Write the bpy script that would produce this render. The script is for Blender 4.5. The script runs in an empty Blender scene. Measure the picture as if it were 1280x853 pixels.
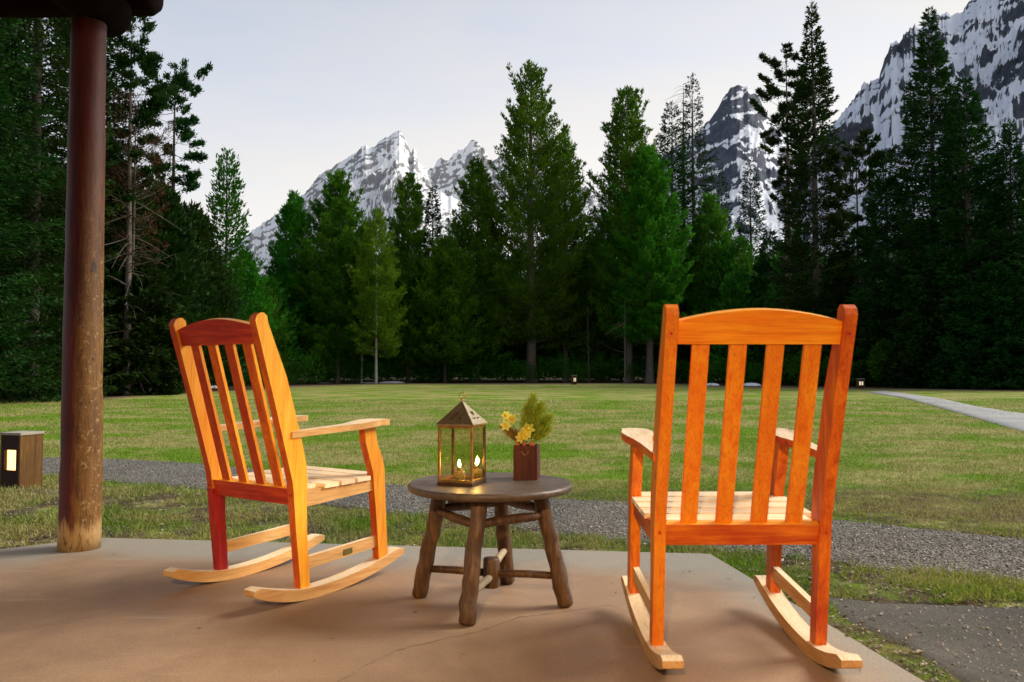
import bpy, bmesh, math, random
import numpy as np
from mathutils import Vector, Matrix
R = math.radians
sc = bpy.context.scene
rng = np.random.default_rng(7)
random.seed(7)
COL = sc.collection

# ------------------------------------------------------------------ camera geometry
F, PITCH, CH = 1000.0, 0.041, 0.916        # focal length in px of a 1280 px frame, tilt up, eye height over the slab
def ray(u, v):
    a, b = (u - 640) / F, (426.5 - v) / F
    c, s = math.cos(PITCH), math.sin(PITCH)
    return Vector((a, c - b * s, s + b * c))
def at(u, v, z=0.0):
    d = ray(u, v); t = (z - CH) / d.z
    return (d.x * t, d.y * t)
def at_y(u, v, Y):
    d = ray(u, v); t = Y / d.y
    return Vector((d.x * t, Y, CH + d.z * t))

# ------------------------------------------------------------------ helpers
def tag(o, label=None, cat=None, group=None, kind=None):
    if label: o['label'] = label
    if cat: o['category'] = cat
    if group: o['group'] = group
    if kind: o['kind'] = kind
    return o
def link(name, me, parent=None, mats=()):
    o = bpy.data.objects.new(name, me); COL.objects.link(o)
    if parent is not None: o.parent = parent
    for m in mats: me.materials.append(m)
    return o
def empty(name, loc=(0, 0, 0), rz=0, parent=None):
    o = bpy.data.objects.new(name, None); COL.objects.link(o)
    o.location = loc; o.rotation_euler = (0, 0, rz); o.empty_display_size = .1
    if parent is not None: o.parent = parent
    return o
def np_mesh(name, V, Fq, smooth=False):
    """V (n,3); Fq (m,k) faces of one size"""
    V = np.asarray(V, np.float32); Fq = np.asarray(Fq, np.int32)
    me = bpy.data.meshes.new(name)
    me.vertices.add(len(V)); me.vertices.foreach_set('co', V.ravel())
    m, k = Fq.shape
    me.loops.add(m * k); me.loops.foreach_set('vertex_index', Fq.ravel())
    me.polygons.add(m)
    me.polygons.foreach_set('loop_start', np.arange(0, m * k, k, dtype=np.int32))
    me.polygons.foreach_set('loop_total', np.full(m, k, np.int32))
    if smooth: me.polygons.foreach_set('use_smooth', np.ones(m, bool))
    me.update(calc_edges=True)
    return me
def fin(bm, name, smooth=False, bevel=0, seg=2):
    if bevel:
        es = [e for e in bm.edges if len(e.link_faces) == 2 and e.calc_face_angle(0) > .5]
        bmesh.ops.bevel(bm, geom=es, offset=bevel, segments=seg, profile=.5, affect='EDGES', clamp_overlap=True)
    bmesh.ops.recalc_face_normals(bm, faces=bm.faces)
    me = bpy.data.meshes.new(name); bm.to_mesh(me); bm.free()
    if smooth:
        for p in me.polygons: p.use_smooth = True
    return me
def bx(bm, c, s, rot=None):
    M = Matrix.Translation(c) @ (rot if rot is not None else Matrix.Identity(4)) @ Matrix.Diagonal((s[0], s[1], s[2], 1))
    return bmesh.ops.create_cube(bm, size=1, matrix=M)['verts']
def prism_x(bm, pts, x0, x1):
    """polygon (y,z) extruded along x"""
    a = [bm.verts.new((x0, y, z)) for y, z in pts]; b = [bm.verts.new((x1, y, z)) for y, z in pts]
    bm.faces.new(a); bm.faces.new(b[::-1])
    n = len(pts)
    for i in range(n): bm.faces.new((a[i], b[i], b[(i + 1) % n], a[(i + 1) % n]))
def prism_z(bm, pts, z0, z1):
    """outline (x,y) between heights; z0,z1 may be functions of (x,y)"""
    f0 = z0 if callable(z0) else (lambda x, y: z0); f1 = z1 if callable(z1) else (lambda x, y: z1)
    a = [bm.verts.new((x, y, f0(x, y))) for x, y in pts]; b = [bm.verts.new((x, y, f1(x, y))) for x, y in pts]
    bm.faces.new(a); bm.faces.new(b[::-1])
    n = len(pts)
    for i in range(n): bm.faces.new((a[i], b[i], b[(i + 1) % n], a[(i + 1) % n]))
def tube(bm, pts, rad, seg=10, cap=True, wob=0, rnd=None):
    pts = [Vector(p) for p in pts]; rings = []
    rad = rad if hasattr(rad, '__len__') else [rad] * len(pts)
    for i, p in enumerate(pts):
        t = (pts[min(i + 1, len(pts) - 1)] - pts[max(i - 1, 0)]).normalized()
        n = t.cross(Vector((0, 0, 1)))
        if n.length < .05: n = t.cross(Vector((1, 0, 0)))
        n.normalize(); b = t.cross(n)
        ring = []
        for k in range(seg):
            a = 2 * math.pi * k / seg
            r = rad[i] * (1 + (wob * (rnd.random() - .5) if wob else 0))
            ring.append(bm.verts.new(p + n * math.cos(a) * r + b * math.sin(a) * r))
        rings.append(ring)
    for i in range(len(rings) - 1):
        for k in range(seg):
            bm.faces.new((rings[i][k], rings[i][(k + 1) % seg], rings[i + 1][(k + 1) % seg], rings[i + 1][k]))
    if cap:
        bm.faces.new(rings[0][::-1]); bm.faces.new(rings[-1])
def lathe(bm, prof, seg=24, c=(0, 0, 0)):
    rings = []
    for r, z in prof:
        rings.append([bm.verts.new((c[0] + r * math.cos(2 * math.pi * k / seg), c[1] + r * math.sin(2 * math.pi * k / seg), c[2] + z)) for k in range(seg)])
    for i in range(len(rings) - 1):
        for k in range(seg):
            bm.faces.new((rings[i][k], rings[i][(k + 1) % seg], rings[i + 1][(k + 1) % seg], rings[i + 1][k]))
    bm.faces.new(rings[0][::-1]); bm.faces.new(rings[-1])

# numpy gradient noise
_P = np.random.default_rng(3).permutation(4096); _G = np.random.default_rng(4).uniform(0, 2 * np.pi, 4096)
def pn(x, y, s=0):
    xi = np.floor(x).astype(int); yi = np.floor(y).astype(int); xf = x - xi; yf = y - yi
    def g(ix, iy, dx, dy):
        a = _G[_P[(_P[(ix + s * 131) & 4095] + iy) & 4095]]
        return np.cos(a) * dx + np.sin(a) * dy
    u = xf ** 3 * (xf * (xf * 6 - 15) + 10); v = yf ** 3 * (yf * (yf * 6 - 15) + 10)
    a = g(xi, yi, xf, yf); b = g(xi + 1, yi, xf - 1, yf); c = g(xi, yi + 1, xf, yf - 1); d = g(xi + 1, yi + 1, xf - 1, yf - 1)
    return (a * (1 - u) + b * u) * (1 - v) + (c * (1 - u) + d * u) * v
def fbm(x, y, o=5, s=0, g=.5):
    r = 0; a = 1
    for i in range(o): r = r + a * pn(x * 2 ** i, y * 2 ** i, s + i); a *= g
    return r
def ridged(x, y, o=5, s=0, g=.55):
    r = 0; a = 1; w = 1
    for i in range(o):
        n = (1 - np.abs(pn(x * 2 ** i, y * 2 ** i, s + i)) * 2.2); n = np.clip(n, -1, 1) ** 2 * w
        r = r + a * n; w = np.clip(n * 1.6, 0, 1); a *= g
    return r
def sstep(x, a, b):
    t = np.clip((x - a) / (b - a), 0, 1); return t * t * (3 - 2 * t)

# ------------------------------------------------------------------ materials
class NT:
    def __init__(s, name):
        s.m = bpy.data.materials.new(name); s.m.use_nodes = True; s.t = s.m.node_tree; s.t.nodes.clear()
        s.out = s.n('ShaderNodeOutputMaterial'); s.b = s.n('ShaderNodeBsdfPrincipled')
        s.l(s.b.outputs[0], s.out.inputs[0])
    def n(s, k, **kw):
        x = s.t.nodes.new(k)
        for a, b in kw.items(): setattr(x, a, b)
        return x
    def l(s, a, b): s.t.links.new(a, b)
    def set(s, **kw):
        for k, v in kw.items(): s.b.inputs[k.replace('_', ' ')].default_value = v
    def coord(s, which='Object', scale=(1, 1, 1), rot=(0, 0, 0)):
        c = s.n('ShaderNodeTexCoord'); m = s.n('ShaderNodeMapping'); m.inputs['Scale'].default_value = scale
        m.inputs['Rotation'].default_value = rot
        s.l(c.outputs[which], m.inputs[0]); return m.outputs[0]
    def pos(s, scale=(1, 1, 1)):
        c = s.n('ShaderNodeNewGeometry'); m = s.n('ShaderNodeMapping'); m.inputs['Scale'].default_value = scale
        s.l(c.outputs['Position'], m.inputs[0]); return m.outputs[0]
    def noise(s, vec, sc_=5, det=4, rough=.6, dist=0):
        x = s.n('ShaderNodeTexNoise'); x.inputs['Scale'].default_value = sc_; x.inputs['Detail'].default_value = det
        x.inputs['Roughness'].default_value = rough; x.inputs['Distortion'].default_value = dist
        s.l(vec, x.inputs['Vector']); return x.outputs['Fac']
    def vor(s, vec, sc_=5, out='Color'):
        x = s.n('ShaderNodeTexVoronoi'); x.inputs['Scale'].default_value = sc_; s.l(vec, x.inputs['Vector']); return x.outputs[out]
    def ramp(s, fac, stops, interp='LINEAR'):
        x = s.n('ShaderNodeValToRGB'); x.color_ramp.interpolation = interp; e = x.color_ramp.elements
        while len(e) < len(stops): e.new(.5)
        for i, (p, c) in enumerate(stops):
            e[i].position = p; e[i].color = (*c, 1) if hasattr(c, '__len__') else (c, c, c, 1)
        s.l(fac, x.inputs[0]); return x.outputs[0]
    def mix(s, fac, a, b, mode='MIX'):
        x = s.n('ShaderNodeMix', data_type='RGBA', blend_type=mode)
        for i, v in ((0, fac), (6, a), (7, b)):
            if hasattr(v, 'is_linked') or hasattr(v, 'links'): s.l(v, x.inputs[i])
            elif hasattr(v, '__len__'): x.inputs[i].default_value = (*v, 1)
            else: x.inputs[i].default_value = v
        return x.outputs[2]
    def math(s, op, a, b=0.0, clamp=False):
        x = s.n('ShaderNodeMath', operation=op, use_clamp=clamp)
        for i, v in ((0, a), (1, b)):
            if hasattr(v, 'links'): s.l(v, x.inputs[i])
            else: x.inputs[i].default_value = v
        return x.outputs[0]
    def bump(s, h, st=.3, d=.01):
        x = s.n('ShaderNodeBump'); x.inputs['Strength'].default_value = st; x.inputs['Distance'].default_value = d
        s.l(h, x.inputs['Height']); s.l(x.outputs[0], s.b.inputs['Normal'])
    def col(s, c): s.l(c, s.b.inputs['Base Color'])

def wood(name, axis, c1, c2, c3, rough=.45, blotch=.65, coat=0.0, bumpk=.35):
    m = NT(name); st = [26, 26, 26]; st[axis] = 1.6
    v = m.coord('Object', st)
    g = m.noise(v, 1.6, 6, .65, .6)
    f = m.noise(m.coord('Object', [4 if i != axis else 2 for i in range(3)]), 2.2, 3)
    base = m.ramp(g, [(.28, c2), (.5, c1), (.72, c3)])
    base = m.mix(m.ramp(f, [(.38, 0.), (.72, blotch)]), base, c2)
    fine = m.noise(m.coord('Object', [160 if i != axis else 5 for i in range(3)]), 1.5, 3)
    base = m.mix(m.ramp(fine, [(.36, .4), (.5, 0.)]), base, (c2[0] * .6, c2[1] * .55, c2[2] * .5))
    # a few knots
    kn = m.n('ShaderNodeTexVoronoi'); kn.inputs['Scale'].default_value = 3.1
    m.l(m.coord('Object', [2.2 if i != axis else 1.3 for i in range(3)]), kn.inputs['Vector'])
    base = m.mix(m.ramp(kn.outputs['Distance'], [(.035, .75), (.085, 0.)]), base, (c2[0] * .45, c2[1] * .35, c2[2] * .3))
    # salt and pepper grime
    gr = m.noise(m.coord('Object', [14 if i != axis else 5 for i in range(3)]), 3, 5, .7)
    base = m.mix(m.ramp(gr, [(.58, 0.), (.78, .14)]), base, (c2[0] * .5, c2[1] * .5, c2[2] * .5))
    oi = m.n('ShaderNodeObjectInfo'); hv = m.n('ShaderNodeHueSaturation'); m.l(base, hv.inputs['Color']); m.l(m.math('ADD', m.math('MULTIPLY', oi.outputs['Random'], .32), .84), hv.inputs['Value']); m.l(m.math('ADD', m.math('MULTIPLY', oi.outputs['Random'], .012), .494), hv.inputs['Hue'])
    m.col(hv.outputs[0]); m.l(m.ramp(gr, [(.3, rough - .12), (.7, rough + .15)]), m.b.inputs['Roughness'])
    m.b.inputs['Coat Weight'].default_value = coat; m.b.inputs['Specular IOR Level'].default_value = .3
    m.bump(m.math('ADD', g, m.math('MULTIPLY', fine, .6)), bumpk, .003)
    return m.m
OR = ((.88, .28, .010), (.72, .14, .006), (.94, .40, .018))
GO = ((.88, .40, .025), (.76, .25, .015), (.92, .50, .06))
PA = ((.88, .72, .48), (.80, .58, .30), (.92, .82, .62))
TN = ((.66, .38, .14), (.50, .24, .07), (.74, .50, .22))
RD = ((.52, .032, .014), (.28, .010, .014), (.66, .09, .014))
M = {}
for i, ax in enumerate('xyz'):
    M['or' + ax] = wood('orange_stained_wood_' + ax, i, *OR)
    M['go' + ax] = wood('golden_and_lit_wood_' + ax, i, *GO)  # golden wood, also painted on the left chair's lit faces
    M['pa' + ax] = wood('bleached_skylit_wood_' + ax, i, *PA, rough=.6, blotch=.35)  # bleached tops, with the skylight on them put into the paler colour
    M['tn' + ax] = wood('weathered_tan_wood_' + ax, i, *TN, rough=.6, blotch=.6)
    M['bl' + ax] = wood('blotchy_orange_red_wood_' + ax, i, (.74, .17, .008), (.42, .035, .006), (.86, .26, .012), blotch=.95)
    M['sr' + ax] = wood('reddish_shaded_wood_' + ax, i, (.66, .115, .010), (.46, .04, .010), (.80, .20, .012), blotch=.8)  # for the left chair's rear faces, their shade put into the colour
    M['rd' + ax] = wood('red_stained_wood_' + ax, i, *RD)

def simple(name, c, rough=.6, metal=0., var=.25, scale=12, bump=.1, c2=None):
    m = NT(name)
    g = m.noise(m.coord('Object'), scale, 5)
    m.col(m.ramp(g, [(.3, c2 or tuple(x * (1 - var) for x in c)), (.7, c)])); m.set(Roughness=rough, Metallic=metal)
    if bump: m.bump(g, bump, .003)
    return m.m

# ------------------------------------------------------------------ world and light
SUN_AZ, SUN_EL = R(72), R(36)       # clockwise from +Y, above the meadow
w = bpy.data.worlds.new('World'); sc.world = w; w.use_nodes = True
nt = w.node_tree; nt.nodes.clear()
wo = nt.nodes.new('ShaderNodeOutputWorld'); bg = nt.nodes.new('ShaderNodeBackground'); nt.links.new(bg.outputs[0], wo.inputs[0])
sky = nt.nodes.new('ShaderNodeTexSky'); sky.sky_type = 'NISHITA'; sky.sun_disc = False
sky.sun_elevation = SUN_EL; sky.sun_rotation = SUN_AZ; sky.altitude = 2000; sky.air_density = 1.0; sky.dust_density = 2.5; sky.ozone_density = 1.5
tc = nt.nodes.new('ShaderNodeTexCoord'); mp = nt.nodes.new('ShaderNodeMapping'); mp.inputs['Scale'].default_value = (1.2, 1.2, 4.5)
mp.inputs['Rotation'].default_value = (0.15, .3, 0)
nt.links.new(tc.outputs['Generated'], mp.inputs[0])
cn = nt.nodes.new('ShaderNodeTexNoise'); cn.inputs['Scale'].default_value = 1.6; cn.inputs['Detail'].default_value = 7; cn.inputs['Roughness'].default_value = .55
nt.links.new(mp.outputs[0], cn.inputs['Vector'])
cr = nt.nodes.new('ShaderNodeValToRGB'); cr.color_ramp.elements[0].position = .25; cr.color_ramp.elements[0].color = (.55, .55, .55, 1)
cr.color_ramp.elements[1].position = .75; cr.color_ramp.elements[1].color = (.95, .95, .95, 1)
nt.links.new(cn.outputs['Fac'], cr.inputs[0])
mx = nt.nodes.new('ShaderNodeMix'); mx.data_type = 'RGBA'
sx_ = nt.nodes.new('ShaderNodeSeparateXYZ'); nt.links.new(tc.outputs['Generated'], sx_.inputs[0])
hz = nt.nodes.new('ShaderNodeMapRange'); hz.inputs['From Min'].default_value = .02; hz.inputs['From Max'].default_value = .5; hz.inputs['To Min'].default_value = .55; hz.inputs['To Max'].default_value = .0
nt.links.new(sx_.outputs[2], hz.inputs['Value'])
hx = nt.nodes.new('ShaderNodeMath'); hx.operation = 'MULTIPLY_ADD'; hx.inputs[1].default_value = .35; nt.links.new(sx_.outputs[0], hx.inputs[0]); nt.links.new(hz.outputs[0], hx.inputs[2])
ad = nt.nodes.new('ShaderNodeMath'); ad.operation = 'ADD'; ad.use_clamp = True; nt.links.new(cr.outputs[0], ad.inputs[0]); nt.links.new(hx.outputs[0], ad.inputs[1])
nt.links.new(ad.outputs[0], mx.inputs[0]); nt.links.new(sky.outputs[0], mx.inputs[6]); mx.inputs[7].default_value = (3.62, 3.48, 3.36, 1)
cc = nt.nodes.new('ShaderNodeMix'); cc.data_type = 'RGBA'; cc.inputs[6].default_value = (4.1, 3.96, 3.82, 1); cc.inputs[7].default_value = (2.15, 2.2, 2.32, 1)
hc = nt.nodes.new('ShaderNodeMapRange'); hc.inputs['From Min'].default_value = .12; hc.inputs['From Max'].default_value = .62; nt.links.new(sx_.outputs[2], hc.inputs['Value'])
hm = nt.nodes.new('ShaderNodeMath'); hm.operation = 'MULTIPLY_ADD'; hm.use_clamp = True; hm.inputs[1].default_value = -.45; nt.links.new(sx_.outputs[0], hm.inputs[0]); nt.links.new(hc.outputs[0], hm.inputs[2])
nt.links.new(hm.outputs[0], cc.inputs[0]); nt.links.new(cc.outputs[2], mx.inputs[7])
nt.links.new(mx.outputs[2], bg.inputs[0]); bg.inputs[1].default_value = .11

sl = bpy.data.lights.new('sun', 'SUN'); sl.energy = 2.0; sl.angle = R(28); sl.color = (1, .93, .84)
so = bpy.data.objects.new('sun', sl); COL.objects.link(so)
d = Vector((math.sin(SUN_AZ) * math.cos(SUN_EL), math.cos(SUN_AZ) * math.cos(SUN_EL), math.sin(SUN_EL)))
so.rotation_euler = d.to_track_quat('Z', 'Y').to_euler(); so.location = d * 60

# ------------------------------------------------------------------ ground
def gz(x, y):
    x = np.asarray(x, float); y = np.asarray(y, float)
    z = -.06 + .2 * sstep(y, 25, 85)
    z = z + sstep(y, 9, 20) * .05 * pn(x * .09, y * .09, 5) + sstep(y, 5, 8) * .012 * pn(x * .9, y * .9, 6)
    return z + sstep(y, 200, 3000) * 60
def gzf(x, y): return float(gz(x, y))
EDGE_U = [-900, 0, 120, 300, 480, 830, 900, 1100, 1280, 2200]; EDGE_D = [20, 31, 37, 54, 73, 73, 62, 54, 49, 34]
def edge_d(x, y):
    u = 640 + 1000 * np.asarray(x) / np.maximum(np.asarray(y), 1); return np.interp(u, EDGE_U, EDGE_D)

gm = NT('lawn_ground')
p = gm.pos(); pa = gm.pos((.8, 1, 1))
at_l = gm.n('ShaderNodeAttribute', attribute_name='litter').outputs['Fac']
big = gm.noise(pa, .55, 5, .6, .4); mid = gm.noise(gm.pos((.7, 1, 1)), 3.2, 6, .75); fine = gm.noise(p, 60, 3, .7)
gsum = gm.math('ADD', gm.math('MULTIPLY', big, .6), gm.math('MULTIPLY', mid, .4))
green = gm.mix(fine, (.07, .15, .006), (.20, .34, .015)); straw = gm.mix(fine, (.20, .17, .045), (.54, .47, .20))
lawn = gm.mix(gm.ramp(gsum, [(.45, 0.), (.54, .85)]), green, straw)
soil = gm.mix(gm.ramp(gm.noise(p, 25, 5, .8), [(.35, 0.), (.65, 1.)]), (.035, .026, .016), (.15, .11, .065))
near = gm.n('ShaderNodeAttribute', attribute_name='bare').outputs['Fac']
nb = gm.math('MULTIPLY', near, gm.ramp(gm.noise(p, 3.5, 4, .6), [(.32, 0.), (.56, 1.)]))
lawn = gm.mix(gm.ramp(gm.noise(p, 14, 4, .75), [(.5, 0.), (.72, .55)]), lawn, (.05, .06, .012)); lawn = gm.mix(nb, lawn, soil)
lit = gm.mix(gm.noise(p, 8, 5, .75), (.07, .05, .03), (.3, .22, .12)); lit = gm.mix(gm.ramp(at_l, [(.78, 0.), (.85, 1.)]), lit, (.05, .036, .02))
lf = gm.math('ADD', at_l, gm.math('MULTIPLY', gm.math('SUBTRACT', gm.noise(gm.pos((.4, 1, 1)), 1.2, 5, .7), .5), 1.1))
gm.col(gm.mix(gm.ramp(lf, [(.4, 0.), (.62, 1.)]), lawn, lit)); gm.set(Roughness=.95)
gm.b.inputs['Specular IOR Level'].default_value = .1
gm.bump(gm.math('ADD', fine, gm.math('MULTIPLY', mid, 2.)), .9, .03)
# one sheet: rings of cells growing with distance
ys = np.concatenate([-30 + np.arange(0, 33, 1.5), np.arange(3.2, 12, .09), np.arange(12, 40, .5), np.arange(40, 110, 1.2), np.geomspace(112, 12000, 60)])
aa = np.concatenate([-np.geomspace(60, 1.25, 26), np.arange(-1.2, 1.21, .02), np.geomspace(1.25, 60, 26)])
YY, AA = np.meshgrid(ys, aa, indexing='ij'); ref = np.where(YY < 8, 8 + (YY - 8) * .25, YY)
ref = np.maximum(ref, 4); XX = AA * ref
ZZ = gz(XX, YY)
idx = np.arange(XX.size).reshape(XX.shape)
Fq = np.stack([idx[:-1, :-1], idx[:-1, 1:], idx[1:, 1:], idx[1:, :-1]], -1).reshape(-1, 4)
me = np_mesh('ground', np.stack([XX, YY, ZZ], -1).reshape(-1, 3), Fq, True)
ed = edge_d(XX, YY)
litter = sstep(YY / ed, .72, .95) * .85 + np.where((XX / np.maximum(YY, 1) < -.3) & (YY > 5), .35 * sstep(YY / ed, .62, .9), 0)
bare = np.where(YY < 6.2, 1.0, sstep(-YY, -7.5, -6.2)) * np.where(YY > 2, 1, .6)
for nm, arr in (('litter', litter), ('bare', bare)):
    a_ = me.attributes.new(nm, 'FLOAT', 'POINT'); a_.data.foreach_set('value', arr.ravel().astype(np.float32))
tag(link('ground', me, None, [gm.m]), kind='structure')

# ribbons of path: upper and lower edges in world coordinates
def ribbon(name, up, lo, mat, lift, nx=260, ny=10, wob=.04, zf=None, kind='structure'):
    up = np.array(up); lo = np.array(lo); t = np.linspace(0, 1, nx)
    def res(P):
        s = np.concatenate([[0], np.cumsum(np.hypot(*np.diff(P, axis=0).T))]); s /= s[-1]
        return np.stack([np.interp(t, s, P[:, 0]), np.interp(t, s, P[:, 1])], -1)
    U, L = res(up), res(lo)
    U[:, 1] += wob * fbm(U[:, 0] * 2.2, U[:, 0] * 0 + 3.3, 4, 11); L[:, 1] += wob * fbm(L[:, 0] * 2.2, L[:, 0] * 0 + 9.3, 4, 12)
    k = np.concatenate([[0], np.linspace(.03, .97, ny - 2), [1]])[:, None, None]
    P = U[None] * (1 - k) + L[None] * k
    Z = gz(P[..., 0], P[..., 1]) + lift
    Z[0] -= .03; Z[-1] -= .03
    V = np.concatenate([P, Z[..., None]], -1)
    i_ = np.arange(nx * ny).reshape(ny, nx)
    Fq = np.stack([i_[1:, :-1], i_[1:, 1:], i_[:-1, 1:], i_[:-1, :-1]], -1).reshape(-1, 4)
    me = np_mesh(name, V.reshape(-1, 3), Fq, True)
    return tag(link(name, me, None, [mat]), kind=kind), U, L
G0 = -.06
gv = NT('gravel')
p = gv.pos(); v1 = gv.vor(p, 95); v2 = gv.n('ShaderNodeTexVoronoi'); v2.inputs['Scale'].default_value = 95; gv.l(p, v2.inputs['Vector'])
bw = gv.n('ShaderNodeRGBToBW'); gv.l(v1, bw.inputs[0])
c = gv.ramp(bw.outputs[0], [(.15, (.045, .041, .034)), (.5, (.145, .134, .11)), (.8, (.30, .28, .235)), (.95, (.56, .53, .45))])
c = gv.mix(gv.ramp(gv.noise(p, 1.3, 4), [(.4, 0.), (.7, .5)]), c, (.07, .06, .045))
gv.col(c); gv.set(Roughness=.9); gv.bump(v2.outputs['Distance'], 1., .02)
up = [at(u, v, G0) for u, v in [(-700, 566), (-300, 568), (-80, 571), (50, 573), (130, 574), (240, 579), (360, 592), (480, 606), (600, 617), (700, 624), (785, 628), (900, 636), (1060, 652), (1180, 664), (1280, 674), (1400, 690), (1700, 720)]]
lo = [at(u, v, G0) for u, v in [(-700, 578), (-300, 582), (-80, 588), (50, 594), (130, 603), (240, 612), (360, 626), (480, 642), (560, 651), (680, 667), (785, 681), (880, 687), (950, 695), (1040, 705), (1109, 716), (1191, 722), (1280, 731), (1400, 745), (1700, 790)]]
_, GU, GL = ribbon('gravel_path', up, lo, gv.m, .008, 420, 12, .05)
asp = NT('old_asphalt')
p = asp.pos()
c = asp.ramp(asp.noise(p, 1.1, 5, .65), [(.3, (.055, .052, .043)), (.7, (.155, .147, .122))])
sp = asp.vor(p, 130); bw = asp.n('ShaderNodeRGBToBW'); asp.l(sp, bw.inputs[0])
c = asp.mix(asp.ramp(bw.outputs[0], [(.80, 0.), (.95, .6)]), c, (.25, .235, .19)); c = asp.mix(asp.ramp(asp.noise(p, 4, 5, .75), [(.5, 0.), (.7, .45)]), c, (.075, .08, .045))
c = asp.mix(asp.ramp(asp.noise(p, 18, 4, .7), [(.5, 0.), (.75, .6)]), c, (.04, .035, .025))
asp.col(c); asp.set(Roughness=.92); asp.bump(asp.noise(p, 60, 5, .8), 1., .02)
edge_r = [(1.06, 3.62), (1.18, 3.0), (1.32, 2.3), (1.6, .6), (2.0, -2.5)]
up2 = [at(u, v, G0) for u, v in [(1000, 738), (1038, 744), (1100, 746), (1180, 748), (1280, 748), (1500, 752), (1900, 765)]]
U = np.array(up2); xs = np.linspace(1.1, 5.6, 90); top = np.interp(xs, U[:, 0], U[:, 1]) + .05 * fbm(xs * 2.5, xs * 0 + 1.7, 4, 21)
rows = np.linspace(0, 1, 40)[:, None]
Yg = top[None] * (1 - rows) + (-2.6) * rows
lx = np.interp(-Yg, [-3.6, -3., -2.3, -.6, 2.6], [1.22, 1.36, 1.42, 1.62, 2.0]) + .04 * fbm(Yg * 3, Yg * 0, 3, 23)
Xg = lx + (xs[None] - 1.1)
Zg = gz(Xg, Yg) + .009; Zg[0] -= .03; Zg[:, 0] -= .03
V = np.stack([Xg, Yg, Zg], -1)
i_ = np.arange(Xg.size).reshape(Xg.shape)
Fq = np.stack([i_[1:, :-1], i_[1:, 1:], i_[:-1, 1:], i_[:-1, :-1]], -1).reshape(-1, 4)
tag(link('asphalt_pavement', np_mesh('asphalt_pavement', V.reshape(-1, 3), Fq, True), None, [asp.m]), kind='structure')
con = NT('far_path_concrete'); p = con.pos()
con.col(con.ramp(con.noise(p, .7, 3, .5), [(.3, (.24, .24, .23)), (.7, (.32, .32, .31))])); con.set(Roughness=.85)
def atg(u, v):
    z = 0.
    for _ in range(8):
        x, y = at(u, v, z); z = gzf(x, y)
    return x, y
upf = [atg(u, v) for u, v in [(1400, 536), (1280, 518.5), (1230, 511), (1180, 500), (1130, 492.5), (1105, 489.5)]]
lof = [atg(u, v) for u, v in [(1400, 566), (1280, 540), (1240, 529.5), (1200, 517.5), (1160, 506), (1130, 498), (1085, 490.8)]]
# kept above the lawn relief
tag(ribbon('footpath', lof[::-1], upf[::-1], con.m, .035, 120, 8, .02)[0], kind='structure')

# ------------------------------------------------------------------ slab
SLAB = [(-2.307, 4.52), (1.009, 4.117), (1.235, 2.376), (1.83, -2.2), (-9, -2.2), (-9, -.83)]
sm = NT('brown_stained_concrete')
p = sm.pos(); b1 = sm.noise(p, 1.4, 5, .6); b2 = sm.noise(p, 7, 5, .7); b3 = sm.noise(p, 130, 2, .7)
c = sm.ramp(b1, [(.3, (.27, .168, .092)), (.7, (.39, .26, .155))])
c = sm.mix(sm.ramp(b2, [(.3, .35), (.6, 0.)]), c, (.22, .13, .08))
scr = sm.n('ShaderNodeTexNoise'); scr.inputs['Scale'].default_value = 3; scr.inputs['Detail'].default_value = 2
mm = sm.n('ShaderNodeMapping'); mm.inputs['Rotation'].default_value = (0, 0, .35); mm.inputs['Scale'].default_value = (.5, 5, 1); sm.l(sm.pos(), mm.inputs[0]); sm.l(mm.outputs[0], scr.inputs['Vector'])
c = sm.mix(sm.ramp(scr.outputs['Fac'], [(.66, 0.), (.74, .3)]), c, (.5, .40, .29))
# grey outer edge: skylight beyond the warm lamp glow, put into the colour
at_e = sm.n('ShaderNodeAttribute', attribute_name='edge_skylight').outputs['Fac']
we = sm.math('ADD', at_e, sm.math('MULTIPLY', sm.math('SUBTRACT', b1, .5), .9))
c = sm.mix(sm.ramp(we, [(.3, 0.), (.85, .85)]), c, (.31, .295, .24))
c = sm.mix(sm.ramp(b3, [(.40, .32), (.6, 0.)]), c, (.12, .08, .055)); b4 = sm.noise(p, 38, 4, .8); c = sm.mix(sm.ramp(b4, [(.58, 0.), (.78, .3)]), c, (.46, .36, .26))
spv = sm.vor(p, 45, 'Distance'); c = sm.mix(sm.ramp(spv, [(.05, .5), (.09, 0.)]), c, (.1, .08, .06))
sm.col(c); sm.l(sm.ramp(b2, [(.3, .5), (.7, .75)]), sm.b.inputs['Roughness']); sm.bump(sm.math('ADD', b3, sm.math('MULTIPLY', b2, 2.)), .25, .004)
# dense top grid clipped to the outline
bm = bmesh.new(); prism_z(bm, SLAB, -.16, 0.0)
for co, no in [((x, 0, 0), (1, 0, 0)) for x in np.arange(-4.5, 1.8, .3)] + [((0, y, 0), (0, 1, 0)) for y in np.arange(-1.9, 4.6, .2)]:
    bmesh.ops.bisect_plane(bm, geom=list(bm.verts) + list(bm.edges) + list(bm.faces), plane_co=co, plane_no=no)
me = fin(bm, 'porch_slab')
def seg_d(x, y, a, b):
    ax, ay = a; bx_, by = b; L2 = (bx_ - ax) ** 2 + (by - ay) ** 2
    t = max(0, min(1, ((x - ax) * (bx_ - ax) + (y - ay) * (by - ay)) / L2))
    return math.hypot(x - ax - t * (bx_ - ax), y - ay - t * (by - ay))
wa = me.attributes.new('edge_skylight', 'FLOAT', 'POINT')
for v in me.vertices:
    dd = min(seg_d(v.co.x, v.co.y, SLAB[5], SLAB[0]), seg_d(v.co.x, v.co.y, SLAB[0], SLAB[1]), seg_d(v.co.x, v.co.y, SLAB[1], SLAB[2]) + .25)
    wa.data[v.index].value = 1 - float(sstep(dd, .15, .75))
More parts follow.
